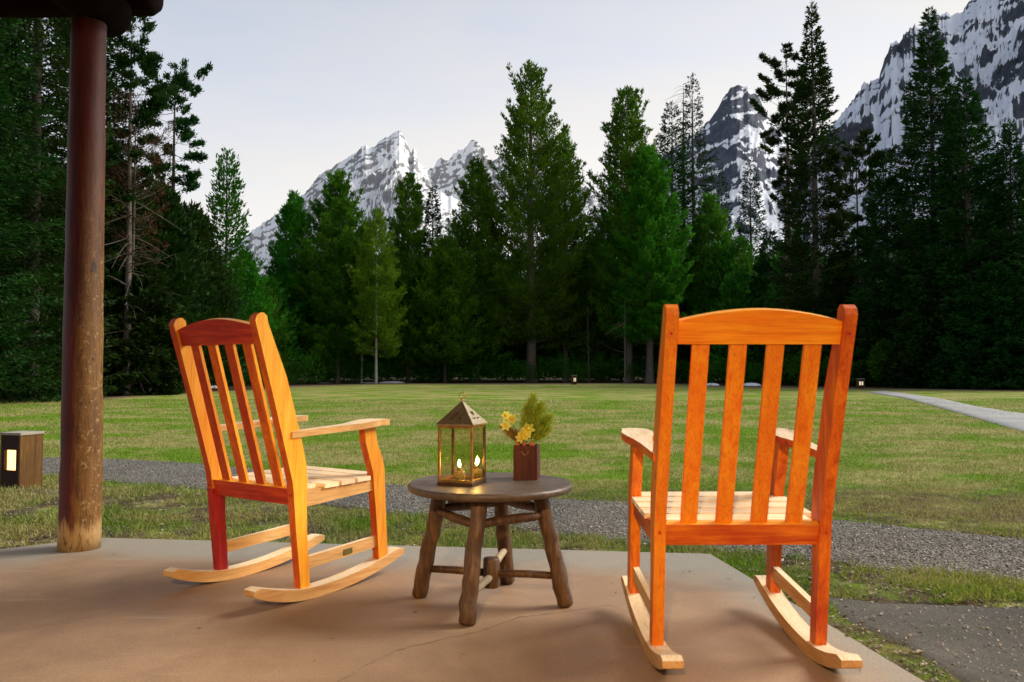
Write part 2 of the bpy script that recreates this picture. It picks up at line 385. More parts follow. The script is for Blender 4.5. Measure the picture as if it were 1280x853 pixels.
slab = tag(link('porch_slab', me, None, [sm.m]), kind='structure')
crk = simple('crack_dirt', (.05, .035, .025), .95, bump=0)
def crack(pts, wd):
    P = [at(u, v) for u, v in pts]; Q = []
    for i in range(len(P) - 1):
        for k in range(8):
            t = k / 8; Q.append((P[i][0] * (1 - t) + P[i + 1][0] * t + random.uniform(-.006, .006), P[i][1] * (1 - t) + P[i + 1][1] * t + random.uniform(-.006, .006)))
    bm = bmesh.new(); pr = None
    for i, (x, y) in enumerate(Q):
        w_ = wd * random.uniform(.3, 1) * (1 if i not in (0, len(Q) - 1) else .1)
        a = bm.verts.new((x, y - w_, .0015)); b = bm.verts.new((x, y + w_, .0015))
        if pr: bm.faces.new((pr[0], a, b, pr[1]))
        pr = (a, b)
    link('slab_crack', fin(bm, 'slab_crack'), slab, [crk])
crack([(380, 880), (425, 851), (470, 826), (500, 812), (540, 803), (600, 790), (650, 772), (700, 766)], .0022)
crack([(700, 766), (760, 757), (800, 770)], .0012)

# ------------------------------------------------------------------ rocking chairs
def rocker_b(y): return (y - .08) ** 2 / 3.0 if y > .08 else .70 * (y - .08) ** 2
def make_chair(kind):
    """kind: 'left' (red rails, plate) or 'right'. Local frame: +y is where the sitter looks, x to the right."""
    t = empty('rocking_chair')
    def part(name, bm, mats, bev=.004, parent=t, picker=None):
        me = fin(bm, name, bevel=bev, seg=2)
        o = link(name, me, parent, mats)
        if picker:
            for p_ in me.polygons: p_.material_index = picker(p_)
        return o
    TX = .037; xo = .281
    rear = 'or'
    def pick(n_rear, n_side, n_top):      # material by facing: lit tops and sides, shaded rear, put in as colour
        def f(p_):
            n = p_.normal
            if n.z > .6: return n_top
            if n.y < -.6: return n_rear
            return n_side
        return f
    red = kind == 'left'
    def plane_y0(z): return float(np.interp(z, [.046, .28, .42, .47, .79, 1.09], [.031, -.004, -.022, -.030, -.135, -.238]))
    # rear posts
    for s in (-1, 1):
        bm = bmesh.new()
        back = [(.031, .046), (-.004, .28), (-.022, .42), (-.030, .47), (-.135, .79), (-.238, 1.09)]
        front = [(.078, .044), (.052, .28), (.045, .40), (.047, .47), (.036, .535), (.012, .62), (-.078, .88), (-.178, 1.085)]
        topc = [(-.232, 1.108), (-.218, 1.120), (-.200, 1.122), (-.184, 1.110)]
        pts = back + topc + front[::-1]
        x1 = s * xo; x0 = s * (xo - TX)
        prism_x(bm, pts, min(x0, x1), max(x0, x1))
        me = fin(bm, 'rear_post', bevel=.005, seg=2)
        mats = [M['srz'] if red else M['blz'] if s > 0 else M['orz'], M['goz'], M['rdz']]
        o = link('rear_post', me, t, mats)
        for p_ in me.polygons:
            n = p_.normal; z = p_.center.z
            if red: p_.material_index = 0 if n.y < -.5 else 1  # shaded rear reddish, lit sides golden: light painted in by facing
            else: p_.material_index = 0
        if red:
            # lower ends of this chair keep the old red stain
            bm = bmesh.new(); bm.from_mesh(me)
            bmesh.ops.bisect_plane(bm, geom=list(bm.verts) + list(bm.edges) + list(bm.faces), plane_co=(0, 0, .40), plane_no=(0, 0, 1))
            for f in bm.faces:
                c = f.calc_center_median()
                if c.z < .40 and (f.normal.y < -.5 or (s < 0 and f.normal.x > .5)): f.material_index = 2 if s < 0 else 0
            bm.to_mesh(me); bm.free()
    # small wooden plugs over the joint screws
    for s in (-1, 1):
        for z in (1.035, .415):
            bm = bmesh.new(); y = plane_y0(z) + (0.0 if z > .447 else -.002); xx = s * (xo - TX * .45)
            tube(bm, [(xx, y - .0035, z), (xx, y + .004, z)], .0042, 12); link('screw_plug', fin(bm, 'screw_plug'), t, [M['rdz']])
    # front posts
    for s in (-1, 1):
        bm = bmesh.new()
        back = [(.467, .086), (.445, .26), (.420, .42), (.412, .48), (.385, .55), (.362, .61), (.352, .672)]
        front = [(.522, .100), (.505, .26), (.490, .42), (.484, .49), (.466, .545), (.437, .60), (.418, .676)]
        x1 = s * .284; x0 = s * (.284 - TX)
        prism_x(bm, back + front[::-1], min(x0, x1), max(x0, x1))
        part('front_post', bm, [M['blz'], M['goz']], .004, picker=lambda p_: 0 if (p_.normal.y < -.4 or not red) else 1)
    # rockers
    for s in (-1, 1):
        bm = bmesh.new(); N = 26; T, B = [], []
        ylist = [-.200 + .820 * i / N for i in range(N + 1)]
        for i, y in enumerate(ylist):
            th = .044
            e = min((y + .200) / .045, (.620 - y) / .055)
            if e < 1: th = .044 * (.42 + .58 * math.sin(max(e, 0) * math.pi / 2))
            B.append((y, rocker_b(y) + (.044 - th) * .1)); T.append((y, rocker_b(y) + .044 - (.044 - th) * .8))
        w0, w1 = s * .262 - .031, s * .262 + .031
        rings = []
        for (yb, zb), (yt, zt) in zip(B, T):
            rings.append([bm.verts.new((w0, yb, zb)), bm.verts.new((w1, yb, zb)), bm.verts.new((w1, yt, zt)), bm.verts.new((w0, yt, zt))])
        for i in range(N):
            for k in range(4): bm.faces.new((rings[i][k], rings[i][(k + 1) % 4], rings[i + 1][(k + 1) % 4], rings[i + 1][k]))
        bm.faces.new(rings[0][::-1]); bm.faces.new(rings[-1])
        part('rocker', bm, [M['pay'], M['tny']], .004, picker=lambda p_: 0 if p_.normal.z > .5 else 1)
    # stretchers between front and rear legs
    for s in (-1, 1):
        bm = bmesh.new(); prism_x(bm, [(.068, .115), (.462, .148), (.460, .196), (.062, .163)], s * .262 - .011, s * .262 + .011)
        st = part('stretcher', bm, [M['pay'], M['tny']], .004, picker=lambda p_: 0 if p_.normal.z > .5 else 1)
        if red and s > 0:
            bm = bmesh.new(); prism_x(bm, [(.262, .140), (.312, .144), (.311, .168), (.261, .164)], .2735, .2755)
            pl = part('name_plate', bm, [simple('tarnished_brass', (.22, .19, .05), .4, .8)], .0008, parent=st)
    # seat side rails
    for s in (-1, 1):
        bm = bmesh.new(); prism_x(bm, [(.020, .362), (.44, .398), (.44, .452), (.018, .428)], s * .262 - .012, s * .262 + .012)
        part('seat_rail', bm, [M['tny'] if red else M['bly']], .003)
    # front rail under the first slat
    bm = bmesh.new(); bx(bm, (0, .445, .425), (.486, .02, .05)); part('front_rail', bm, [M['gox']], .003)
    # seat slats
    for k in range(5):
        y0 = .045 + k * .092; wd = .078
        hw = .284 if k < 4 else .244
        y1 = y0 + wd
        def zt(y): return .441 + (y / .5) * .028
        bm = bmesh.new(); prism_x(bm, [(y0, zt(y0) - .018), (y1, zt(y1) - .018), (y1, zt(y1)), (y0, zt(y0))], -hw if k else -.243, hw if k else .243)
        part('seat_slat', bm, [M['pax']], .005)
    # crest rail and lower back rail
    TH = math.atan2(.217, .673)
    def plane_y(z): return -.026 - (z - .447) * .3224 + (.0 if z > .447 else 0)
    def plate(pts, y_off, th):
        """outline (x,z) on the reclined back plane, thickness th forward"""
        bm = bmesh.new(); a, b = [], []
        for x, z in pts:
            y = plane_y(z) + y_off
            a.append(bm.verts.new((x, y, z))); b.append(bm.verts.new((x, y + th, z + th * .3)))
        bm.faces.new(a); bm.faces.new(b[::-1]); n = len(pts)
        for i in range(n): bm.faces.new((a[i], b[i], b[(i + 1) % n], a[(i + 1) % n]))
        return bm
    xi = xo - TX + .001
    arch = [(xi * (1 - 2 * i / 16), 1.070 + .034 * math.sin(math.pi * i / 16) ** .9) for i in range(17)]
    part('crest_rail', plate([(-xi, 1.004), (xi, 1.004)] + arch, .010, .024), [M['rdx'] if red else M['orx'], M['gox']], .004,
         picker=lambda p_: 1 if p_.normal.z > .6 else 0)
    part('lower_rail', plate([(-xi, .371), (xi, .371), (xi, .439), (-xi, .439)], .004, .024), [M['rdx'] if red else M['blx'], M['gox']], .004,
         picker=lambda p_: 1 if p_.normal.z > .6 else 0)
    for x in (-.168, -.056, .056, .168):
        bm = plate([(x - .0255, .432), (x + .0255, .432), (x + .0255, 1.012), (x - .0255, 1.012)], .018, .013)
        part('back_slat', bm, [M['srz'] if red else M['orz'], M['goz']], .003, picker=lambda p_: 0 if (p_.normal.y < -.3 or not red) else 1)  # left chair slats: rear shade and lit edges are painted as colour
    # arms
    for s in (-1, 1):
        bm = bmesh.new()
        inner = [(.250, -.045), (.248, .10), (.243, .20), (.228, .28), (.213, .34), (.208, .39), (.214, .44), (.226, .475)]
        tip = [(.246, .500), (.270, .506), (.292, .500)]
        outer = [(.306, .478), (.314, .452), (.312, .425), (.322, .395), (.326, .36), (.318, .31), (.303, .25), (.293, .15), (.288, .02), (.287, -.045)]
        o_ = [(s * x, y) for x, y in inner + tip + outer]
        zt = lambda x, y: .668 + (y + .02) * .078 + .006 * math.sin(max(0, (y - .3)) / .2 * 3)
        prism_z(bm, o_, lambda x, y: zt(x, y) - .026, zt)
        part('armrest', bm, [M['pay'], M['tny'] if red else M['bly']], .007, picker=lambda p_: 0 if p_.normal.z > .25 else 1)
    return t
chl = make_chair('left'); chl.location = (-1.107, 3.40, 0); chl.scale = (1.02, 1.02, 1.02); chl.rotation_euler = (-.034, 0, -.602); chl.location.z = .0038
tag(chl, 'wooden rocking chair at left with dark red top rail and brass plate on its stretcher', 'rocking chair', 'rocking chairs on the porch')
chr_ = make_chair('right'); chr_.location = (.730, 2.573, 0); chr_.rotation_euler = (0, 0, .011)
tag(chr_, 'bright orange wooden rocking chair seen square from behind, right of the table', 'rocking chair', 'rocking chairs on the porch')

# ------------------------------------------------------------------ log table
lg = NT('rustic_log'); v = lg.coord('Object', (14, 14, 2.5))
g = lg.noise(v, 3, 6, .7, .8); f = lg.noise(lg.coord('Object'), 12, 4, .7)
c = lg.ramp(g, [(.28, (.022, .010, .004)), (.5, (.085, .038, .011)), (.72, (.19, .095, .028))])
c = lg.mix(lg.ramp(f, [(.55, 0.), (.75, .55)]), c, (.03, .012, .006)); lg.col(c); lg.set(Roughness=.5); lg.bump(g, .8, .006)
tt = NT('weathered_table_top'); v = tt.coord('Object', (3, 22, 10))
g = tt.noise(v, 2.2, 6, .7, .5); f = tt.noise(tt.coord('Object'), 9, 5, .75)
c = tt.ramp(g, [(.3, (.045, .030, .020)), (.7, (.15, .105, .07))]); c = tt.mix(tt.ramp(f, [(.45, 0.), (.75, .7)]), c, (.045, .028, .02))
tt.col(c); tt.l(tt.ramp(f, [(.3, .32), (.7, .6)]), tt.b.inputs['Roughness']); tt.bump(g, .35, .003)
TC = Vector((-.088, 3.25, 0)); TZ = .479
tb = tag(empty('side_table', TC), 'round rustic log table standing between the two rocking chairs', 'table')
bm = bmesh.new(); lathe(bm, [(.318, -.030), (.327, -.026), (.3315, -.014), (.3300, -.006), (.323, 0)], 64)
o = link('table_top', fin(bm, 'table_top', True), tb, [tt.m]); o.location = (0, 0, TZ)
o.data.polygons[-1].use_smooth = False
for p_ in o.data.polygons:
    if len(p_.vertices) > 4: p_.use_smooth = False
bm = bmesh.new(); bx(bm, (0, 0, TZ - .045), (.40, .09, .028)); bx(bm, (0, .13, TZ - .0455), (.32, .06, .026)); bx(bm, (0, -.13, TZ - .0455), (.32, .06, .026))
link('top_batten', fin(bm, 'top_batten', bevel=.003), tb, [lg.m])
tops = [(-.124, 3.04), (-.288, 3.29), (.112, 3.21), (-.052, 3.45)]; feet = [(-.166, 2.955), (-.384, 3.325), (.212, 3.19), (-.020, 3.54)]
rd = random.Random(5); mids = []
for (tx_, ty), (fx, fy) in zip(tops, feet):
    bm = bmesh.new(); P = []; Rr = []
    n = 12
    for i in range(n + 1):
        k = i / n; j = .004 if 0 < i < n else 0
        P.append((fx + (tx_ - fx) * k - TC.x + rd.uniform(-j, j), fy + (ty - fy) * k - TC.y + rd.uniform(-j, j), .002 + (TZ - .032) * k))
        Rr.append((.0325 - .002 * k) * (1 + rd.uniform(-.035, .035)) * (.78 if i == 0 else 1))
    P.insert(1, tuple(P[0][q] + (P[1][q] - P[0][q]) * .25 for q in range(3))); Rr.insert(1, Rr[1] * .99)
    tube(bm, P, Rr, 16, wob=.03, rnd=rd)
    link('leg', fin(bm, 'leg', True), tb, [lg.m])
def leg_pt(i, z):
    k = z / TZ; return Vector((feet[i][0] + (tops[i][0] - feet[i][0]) * k - TC.x, feet[i][1] + (tops[i][1] - feet[i][1]) * k - TC.y, z))
for a, b, z in ((0, 1, .350), (0, 2, .352), (1, 3, .362), (2, 3, .372)):
    A, B = leg_pt(a, z), leg_pt(b, z + .006); bm = bmesh.new()
    P = [A.lerp(B, i / 6) + Vector((0, 0, rd.uniform(-.004, .004))) for i in range(7)]
    tube(bm, P, [.015, .017, .0185, .019, .018, .017, .015], 10, wob=.06, rnd=rd)
    link('upper_stretcher', fin(bm, 'upper_stretcher', True), tb, [lg.m])
hub = Vector((.005, -.005, .118))
bm = bmesh.new(); tube(bm, [(hub.x, hub.y, .062), (hub.x, hub.y, .068), (hub.x, hub.y, .12), (hub.x, hub.y, .172), (hub.x, hub.y, .178)], [.030, .033, .034, .033, .030], 16, wob=.04, rnd=rd)
link('hub_block', fin(bm, 'hub_block', True), tb, [lg.m])
plm = simple('pale_dowel', (.42, .33, .20), .6)
for i in range(4):
    A = leg_pt(i, .118 if i in (1, 2) else .10); bm = bmesh.new()
    B = hub + (A - hub).normalized() * .02; B.z = .118 if i in (1, 2) else (.105 if i == 0 else .135)
    if i == 3: A.z = .155
    tube(bm, [A, A.lerp(B, .5) + Vector((0, 0, .003)), B], [.0135, .0155, .0145], 10, wob=.06, rnd=rd)
    link('cross_stretcher', fin(bm, 'cross_stretcher', True), tb, [lg.m if i in (1, 2) else plm])

# ------------------------------------------------------------------ lantern
br = simple('antique_brass', (.70, .44, .14), .32, .85, .5, 30, c2=(.30, .15, .04)); dkb = simple('dark_bronze', (.16, .09, .045), .42, .8, .4, 25)
tin = simple('dull_lantern_roof_metal', (.95, .80, .55), .25, .9, .3, 60, c2=(.62, .44, .20))
gl = NT('thin_glass'); gl.t.nodes.remove(gl.b)
tr = gl.n('ShaderNodeBsdfTransparent'); tr.inputs[0].default_value = (.97, .95, .86, 1); gs = gl.n('ShaderNodeBsdfGlossy'); gs.inputs['Roughness'].default_value = .04
ms = gl.n('ShaderNodeMixShader')
lw = gl.n('ShaderNodeLayerWeight'); lw.inputs[0].default_value = .5; gl.l(gl.math('ADD', gl.math('MULTIPLY', gl.math('POWER', lw.outputs['Facing'], 4.), .55), .035, True), ms.inputs[0]); gl.l(tr.outputs[0], ms.inputs[1]); gl.l(gs.outputs[0], ms.inputs[2]); gl.l(ms.outputs[0], gl.out.inputs[0])
ln = tag(empty('lantern', (-.199, 3.205, TZ), R(-19)), 'brass and glass lantern with pyramid roof, on the left side of the log table', 'lantern')
h = .0725; LH = .232
bm = bmesh.new(); bx(bm, (0, 0, .006), (.150, .150, .012)); link('lantern_base', fin(bm, 'lantern_base', bevel=.0015), ln, [dkb])
for i, (sx, sy) in enumerate(((-1, -1), (1, -1), (1, 1), (-1, 1))):
    bm = bmesh.new(); bx(bm, (sx * (h - .004), sy * (h - .004), .012 + (LH - .012) / 2), (.010, .010, LH - .012)); link('corner_post', fin(bm, 'corner_post', bevel=.0012), ln, [br if i < 2 else dkb])
bm = bmesh.new()
for z, nm in ((.018, 'bottom_frame'), (LH - .004, 'top_frame')):
    bm = bmesh.new()
    for s in (-1, 1):
        bx(bm, (0, s * (h - .004), z), (.126, .007, .010)); bx(bm, (s * (h - .004), 0, z), (.007, .126, .010))
    link(nm, fin(bm, nm, bevel=.0008), ln, [br])
for s in (-1, 1):
    for ax in (0, 1):
        bm = bmesh.new(); bx(bm, (s * (h - .004), 0, LH / 2 + .007) if ax else (0, s * (h - .004), LH / 2 + .007), (.0016, .124, .204) if ax else (.124, .0016, .204))
        link('glass_pane', fin(bm, 'glass_pane'), ln, [gl.m])
bm = bmesh.new(); ap = bm.verts.new((0, 0, LH + .098)); q = .079
low = [bm.verts.new((sx * q, sy * q, LH + .008)) for sx, sy in ((-1, -1), (1, -1), (1, 1), (-1, 1))]
low2 = [bm.verts.new((sx * q, sy * q, LH + .002)) for sx, sy in ((-1, -1), (1, -1), (1, 1), (-1, 1))]
for i in range(4): bm.faces.new((low[i], low[(i + 1) % 4], ap)); bm.faces.new((low2[i], low2[(i + 1) % 4], low[(i + 1) % 4], low[i]))
bm.faces.new(low2[::-1]); rf = link('lantern_roof', fin(bm, 'lantern_roof', bevel=.0015), ln, [tin])
# vent cut-outs on the roof faces
vdk = simple('vent_dark', (.03, .02, .015), .7)
for rot in (0, 1, 2, 3):
    bm = bmesh.new(); Rm = Matrix.Rotation(rot * math.pi / 2, 4, 'Z')
    sl_ = math.atan2(.09, .079)
    for dx, dh, w_, hh in ((-.018, .022, .016, .005), (.018, .022, .016, .005), (0, .040, .004, .018), (-.007, .043, .003, .012), (.007, .043, .003, .012)):
        k = dh / .09; c = Vector((dx, -(.079 * (1 - k)) - .0016, LH + .008 + dh + .0012))
        bx(bm, Rm @ c, (w_, .0022, hh), Rm @ Matrix.Rotation(-(math.pi / 2 - sl_), 4, 'X'))
    link('roof_vent', fin(bm, 'roof_vent'), rf, [vdk])
bm = bmesh.new(); bmesh.ops.create_uvsphere(bm, u_segments=12, v_segments=8, radius=.0055, matrix=Matrix.Translation((0, 0, LH + .101)))
ringp = [(.013 * math.cos(a), 0, LH + .119 + .013 * math.sin(a)) for a in np.linspace(0, 2 * math.pi, 25)]
tube(bm, ringp, .0016, 6, cap=False); link('hanging_ring', fin(bm, 'hanging_ring', True), ln, [br])
def emis(name, c, s):
    m = NT(name); m.t.nodes.remove(m.b); e = m.n('ShaderNodeEmission'); e.inputs[0].default_value = (*c, 1); e.inputs[1].default_value = s; m.l(e.outputs[0], m.out.inputs[0]); return m.m
flm = emis('candle_flame', (1, .60, .16), 130)
wax = NT('votive_glass_oil'); wax.set(Roughness=.12); wax.b.inputs['Base Color'].default_value = (.92, .66, .22, 1); wax.b.inputs['Transmission Weight'].default_value = .75; wax.b.inputs['IOR'].default_value = 1.35
for (wx, wy), lab in (((-.208, 3.178), 'small glass oil candle with lit flame, nearer the lantern front corner at left'), ((-.142, 3.246), 'small glass oil candle with lit flame, at the right side inside the lantern')):
    cd = tag(empty('candle', (wx, wy, TZ + .012)), lab, 'candle', 'candles inside the lantern')
    bm = bmesh.new(); lathe(bm, [(.019, 0), (.021, .004), (.0235, .022), (.025, .036), (.021, .041), (.011, .046), (.008, .052), (.010, .056)], 20)
    link('glass_body', fin(bm, 'glass_body', True), cd, [wax.m])
    bm = bmesh.new(); tube(bm, [(0, 0, .054), (0, 0, .061)], .0012, 6); link('wick', fin(bm, 'wick'), cd, [simple('wick_black', (.02, .02, .02))])
    bm = bmesh.new(); lathe(bm, [(.001, .058), (.0042, .063), (.0050, .068), (.0032, .076), (.0006, .085)], 12); link('flame', fin(bm, 'flame', True), cd, [flm])

# ------------------------------------------------------------------ flower box
dr = wood('dark_red_box_wood', 2, (.10, .024, .014), (.045, .010, .008), (.16, .05, .028), .65)
vx = Vector((.062, 3.365, TZ)); VR = R(-9)
vs = tag(empty('flower_box', vx, VR), 'small dark red wooden box planter holding daffodils, right side of the log table', 'planter')
bm = bmesh.new(); t_ = .008; W = .099; H = .140
for c, s in (((0, -W / 2 + t_ / 2, H / 2), (W, t_, H)), ((0, W / 2 - t_ / 2, H / 2), (W, t_, H)), ((-W / 2 + t_ / 2, 0, H / 2), (t_, W - 2 * t_, H - .001)), ((W / 2 - t_ / 2, 0, H / 2), (t_, W - 2 * t_, H - .001)), ((0, 0, .012), (W - 2 * t_, W - 2 * t_, .02))):
    bx(bm, c, s)
link('box_body', fin(bm, 'box_body', bevel=.0012), vs, [dr])
bm = bmesh.new(); bx(bm, (0, 0, H - .018), (W - 2 * t_ - .002, W - 2 * t_ - .002, .012)); link('potting_soil', fin(bm, 'potting_soil'), vs, [simple('potting_soil', (.03, .02, .012), .95, bump=.8)])
bm = bmesh.new(); tube(bm, [(-.014 + .028 * k / 10, -W / 2 - .0035, H - .022 - .016 * math.sin(math.pi * k / 10)) for k in range(11)], .0011, 6)
link('wire_handle', fin(bm, 'wire_handle', True), vs, [simple('handle_wire', (.5, .42, .25), .4, .8)])
ter = simple('terracotta', (.5, .16, .07), .8)
bm = bmesh.new()
for x, y, s in ((-.034, -.028, .010), (-.008, -.024, .011), (.024, -.026, .012)):
    v_ = bmesh.ops.create_uvsphere(bm, u_segments=12, v_segments=8, radius=s, matrix=Matrix.Translation((x, y, H + .004)) @ Matrix.Diagonal((1, 1, 1.2, 1)))
link('terracotta_bulb', fin(bm, 'terracotta_bulb', True), vs, [ter])
def kites(P, D, L, Wd, rg, up=None):
    """P base points, D unit directions, L lengths, Wd widths -> kite quads"""
    n = len(P); r = rg.normal(size=(n, 3)) if up is None else up
    S = np.cross(D, r); S /= np.linalg.norm(S, axis=1, keepdims=True) + 1e-9
    L = np.asarray(L)[:, None]; Wd = np.asarray(Wd)[:, None]
    a = P; b = P + D * L * .45 + S * Wd * .5; c = P + D * L; d_ = P + D * L * .45 - S * Wd * .5
    V = np.stack([a, b, c, d_], 1).reshape(-1, 3)
    return V, np.arange(4 * n).reshape(n, 4)
def leafmat(name, c1, c2, sc_=30, trans=.25, rough=.55):
    m = NT(name); g = m.noise(m.pos(), sc_, 3, .7); m.col(m.ramp(g, [(.35, c1), (.65, c2)])); m.set(Roughness=rough)
    tl = m.n('ShaderNodeBsdfTranslucent'); m.l(m.ramp(g, [(.35, c1), (.65, c2)]), tl.inputs[0]); x = m.n('ShaderNodeMixShader'); x.inputs[0].default_value = trans
    m.l(m.b.outputs[0], x.inputs[1]); m.l(tl.outputs[0], x.inputs[2]); m.l(x.outputs[0], m.out.inputs[0]); return m.m
# feathery sprays: stems fanning from the soil, each carrying fine upward needles
def spray(tip_list, n_needles, rg):
    Vs, Fs, off = [], [], 0
    for (bx0, by0), tip, sp_, n_ in tip_list:
        base = np.array([bx0, by0, H - .01]); tip = np.array(tip)
        k = rg.uniform(.12, 1, n_) ** .8
        ax = tip - base; P0 = base + ax * k[:, None]; P0[:, 2] += .012 * np.sin(k * 3.1)
        wdt = sp_ * np.sin(np.clip(k, 0, 1) * 2.6 + .35)[:, None]
        P0 = P0 + rg.normal(size=(n_, 3)) * np.array([1, .8, .25]) * wdt
        D = ax / np.linalg.norm(ax) * 1.0 + (P0 - (base + ax * k[:, None])) / (sp_ + 1e-6) * .35 + rg.normal(size=(n_, 3)) * .16
        D /= np.linalg.norm(D, axis=1, keepdims=True)
        V, F_ = kites(P0, D, rg.uniform(.018, .036, n_), rg.uniform(.0014, .0028, n_), rg); Vs.append(V); Fs.append(F_ + off); off += len(V)
    return np.concatenate(Vs), np.concatenate(Fs)
rg = np.random.default_rng(21)
V, F_ = spray([((.012, .01), (.026, .005, .335), .015, 1100), ((.015, .01), (.058, .01, .300), .019, 1300), ((.02, .0), (.092, .0, .250), .018, 1200), ((.02, -.01), (.085, -.01, .20), .015, 800), ((.0, .01), (.000, .01, .290), .014, 900), ((.01, -.01), (.040, -.01, .25), .019, 1100)], 0, rg)
fern = link('feathery_foliage', np_mesh('feathery_foliage', V, F_), vs, [leafmat('olive_golden_fronds', (.17, .30, .02), (.48, .54, .05), 60)])
V, F_ = spray([((-.02, 0), (-.095, -.01, .205), .010, 620), ((-.02, 0), (-.070, .0, .185), .011, 520), ((-.02, -.01), (-.045, -.02, .175), .010, 360)], 0, rg)
link('feathery_foliage', np_mesh('feathery_foliage', V, F_), vs, [leafmat('rusty_fronds', (.16, .12, .015), (.46, .26, .04), 60)])
bm = bmesh.new(); heads = [(-.082, -.030, .262, .8), (-.060, -.022, .247, 1.0), (-.083, -.036, .222, .9), (.012, -.045, .207, 1.1), (-.010, -.040, .187, .9), (-.022, -.048, .172, .8), (.004, -.05, .182, .8)]
for x, y, z, s in heads: tube(bm, [(-.01 + x * .2, y * .3, H - .01), (x * .75, y * .6, (H + z) / 2), (x, y + .008, z)], .0018, 6)
link('flower_stems', fin(bm, 'flower_stems', True), vs, [leafmat('stem_green', (.06, .14, .02), (.12, .24, .04))])
yel = leafmat('daffodil_yellow', (.98, .95, .04), (1., 1., .4), 90, .5); yel2 = leafmat('daffodil_trumpet', (.95, .60, .01), (.98, .74, .02), 90, .3)
for i, (x, y, z, s) in enumerate(heads):
    e = link('daffodil', bpy.data.meshes.new('daffodil'), vs, [yel])
    bm = bmesh.new(); dirn = Vector((rd.uniform(-.5, .5), -1, rd.uniform(.1, .7))).normalized(); q = dirn.to_track_quat('Z', 'Y').to_matrix().to_4x4()
    for k in range(6):
        a = k * math.pi / 3 + i; Rm = Matrix.Translation((x, y, z)) @ q @ Matrix.Rotation(a, 4, 'Z'); r = .028 * s
        pts = [(0, 0, 0), (r * .45, -r * .32, .002), (r * .8, -r * .22, .004), (r, 0, .002), (r * .8, r * .22, .004), (r * .45, r * .32, .002)]
        bm.faces.new([bm.verts.new(Rm @ Vector(p_)) for p_ in pts])
    me = e.data; bm.to_mesh(me); bm.free()
    bm = bmesh.new(); lathe(bm, [(.004 * s, 0), (.0055 * s, .006), (.009 * s, .013)], 12)
    for v_ in bm.verts: v_.co = Matrix.Translation((x, y, z)) @ q @ v_.co
    link('trumpet', fin(bm, 'trumpet', True), e, [yel2])

# ------------------------------------------------------------------ porch post, logs, roof, wall and lamp
pm = NT('peeling_shaded_log')
v = pm.coord('Object', (9, 9, 1.2)); g = pm.noise(v, 3, 6, .7, .6); f = pm.noise(pm.coord('Object', (7, 7, 3)), 4, 5, .75)
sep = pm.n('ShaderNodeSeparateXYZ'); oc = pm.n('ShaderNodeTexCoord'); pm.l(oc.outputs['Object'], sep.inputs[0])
maroon_shade = pm.ramp(g, [(.3, (.05, .003, .004)), (.7, (.125, .010, .008))])
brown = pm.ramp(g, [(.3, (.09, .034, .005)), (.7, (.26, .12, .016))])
side = pm.math('ADD', pm.math('MULTIPLY', sep.outputs[0], 9.), pm.math('MULTIPLY', pm.math('SUBTRACT', g, .5), .9))  # left maroon, right golden: light from the right is put into the colour
hi = pm.ramp(pm.math('ADD', pm.math('MULTIPLY', sep.outputs[2], .4), pm.math('MULTIPLY', g, .2)), [(.55, 1.), (1., .12)])  # turns maroon with height: dimness near the roof painted into the colour
c = pm.mix(pm.math('MULTIPLY', pm.ramp(side, [(.05, 0.), (.40, 1.)]), hi), maroon_shade, brown)
bare = pm.ramp(pm.noise(pm.coord('Object', (1, 1, .5)), 22, 5, .75, .3), [(.3, (.35, .2, .07)), (.7, (.52, .34, .14))])
flk = pm.noise(pm.coord('Object', (5, 5, 4.5)), 7, 6, .85, .25)
fl = pm.math('MULTIPLY', pm.ramp(flk, [(.56, 0.), (.59, 1.)]), pm.ramp(side, [(.15, 0.), (.6, 1.)]))
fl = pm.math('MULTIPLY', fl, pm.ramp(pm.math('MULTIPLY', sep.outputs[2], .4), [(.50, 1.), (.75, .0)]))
c = pm.mix(fl, c, bare)
zb = pm.math('ADD', sep.outputs[2], pm.math('MULTIPLY', pm.math('SUBTRACT', pm.noise(pm.coord('Object', (14, 14, .6)), 1.6, 3), .5), .32))
c = pm.mix(pm.ramp(zb, [(.10, 1.), (.15, 0.)]), c, bare)
ck = pm.noise(pm.coord('Object', (16, 16, .9)), 2.4, 2, .5, .4); c = pm.mix(pm.ramp(ck, [(.485, 0.), (.5, .85), (.515, 0.)]), c, (.012, .006, .004))
kn = pm.n('ShaderNodeTexVoronoi'); kn.inputs['Scale'].default_value = 3.; pm.l(pm.coord('Object', (2.2, 2.2, .9)), kn.inputs['Vector']); c = pm.mix(pm.ramp(kn.outputs['Distance'], [(.07, .8), (.13, 0.)]), c, (.02, .008, .005))
pm.col(c); pm.set(Roughness=.6); pm.bump(pm.math('ADD', g, fl), .5, .006)
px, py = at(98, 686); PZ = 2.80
pst = tag(empty('porch_post', (px, py, 0)), 'thick log post with dark red shade tone, peeled to bare wood at its foot', 'post')
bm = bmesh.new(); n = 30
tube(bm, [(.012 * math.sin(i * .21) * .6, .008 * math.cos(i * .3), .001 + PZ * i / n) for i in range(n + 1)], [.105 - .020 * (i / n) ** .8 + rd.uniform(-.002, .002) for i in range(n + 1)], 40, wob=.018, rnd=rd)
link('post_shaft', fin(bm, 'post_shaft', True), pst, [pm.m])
dl = NT('dark_old_log'); g = dl.noise(dl.coord('Object', (1, 8, 8)), 2.5, 6, .7, .5); dl.col(dl.ramp(g, [(.3, (.004, .0025, .002)), (.7, (.014, .007, .006))])); dl.set(Roughness=1.); dl.b.inputs['Specular IOR Level'].default_value = .05; dl.bump(g, .6, .01)
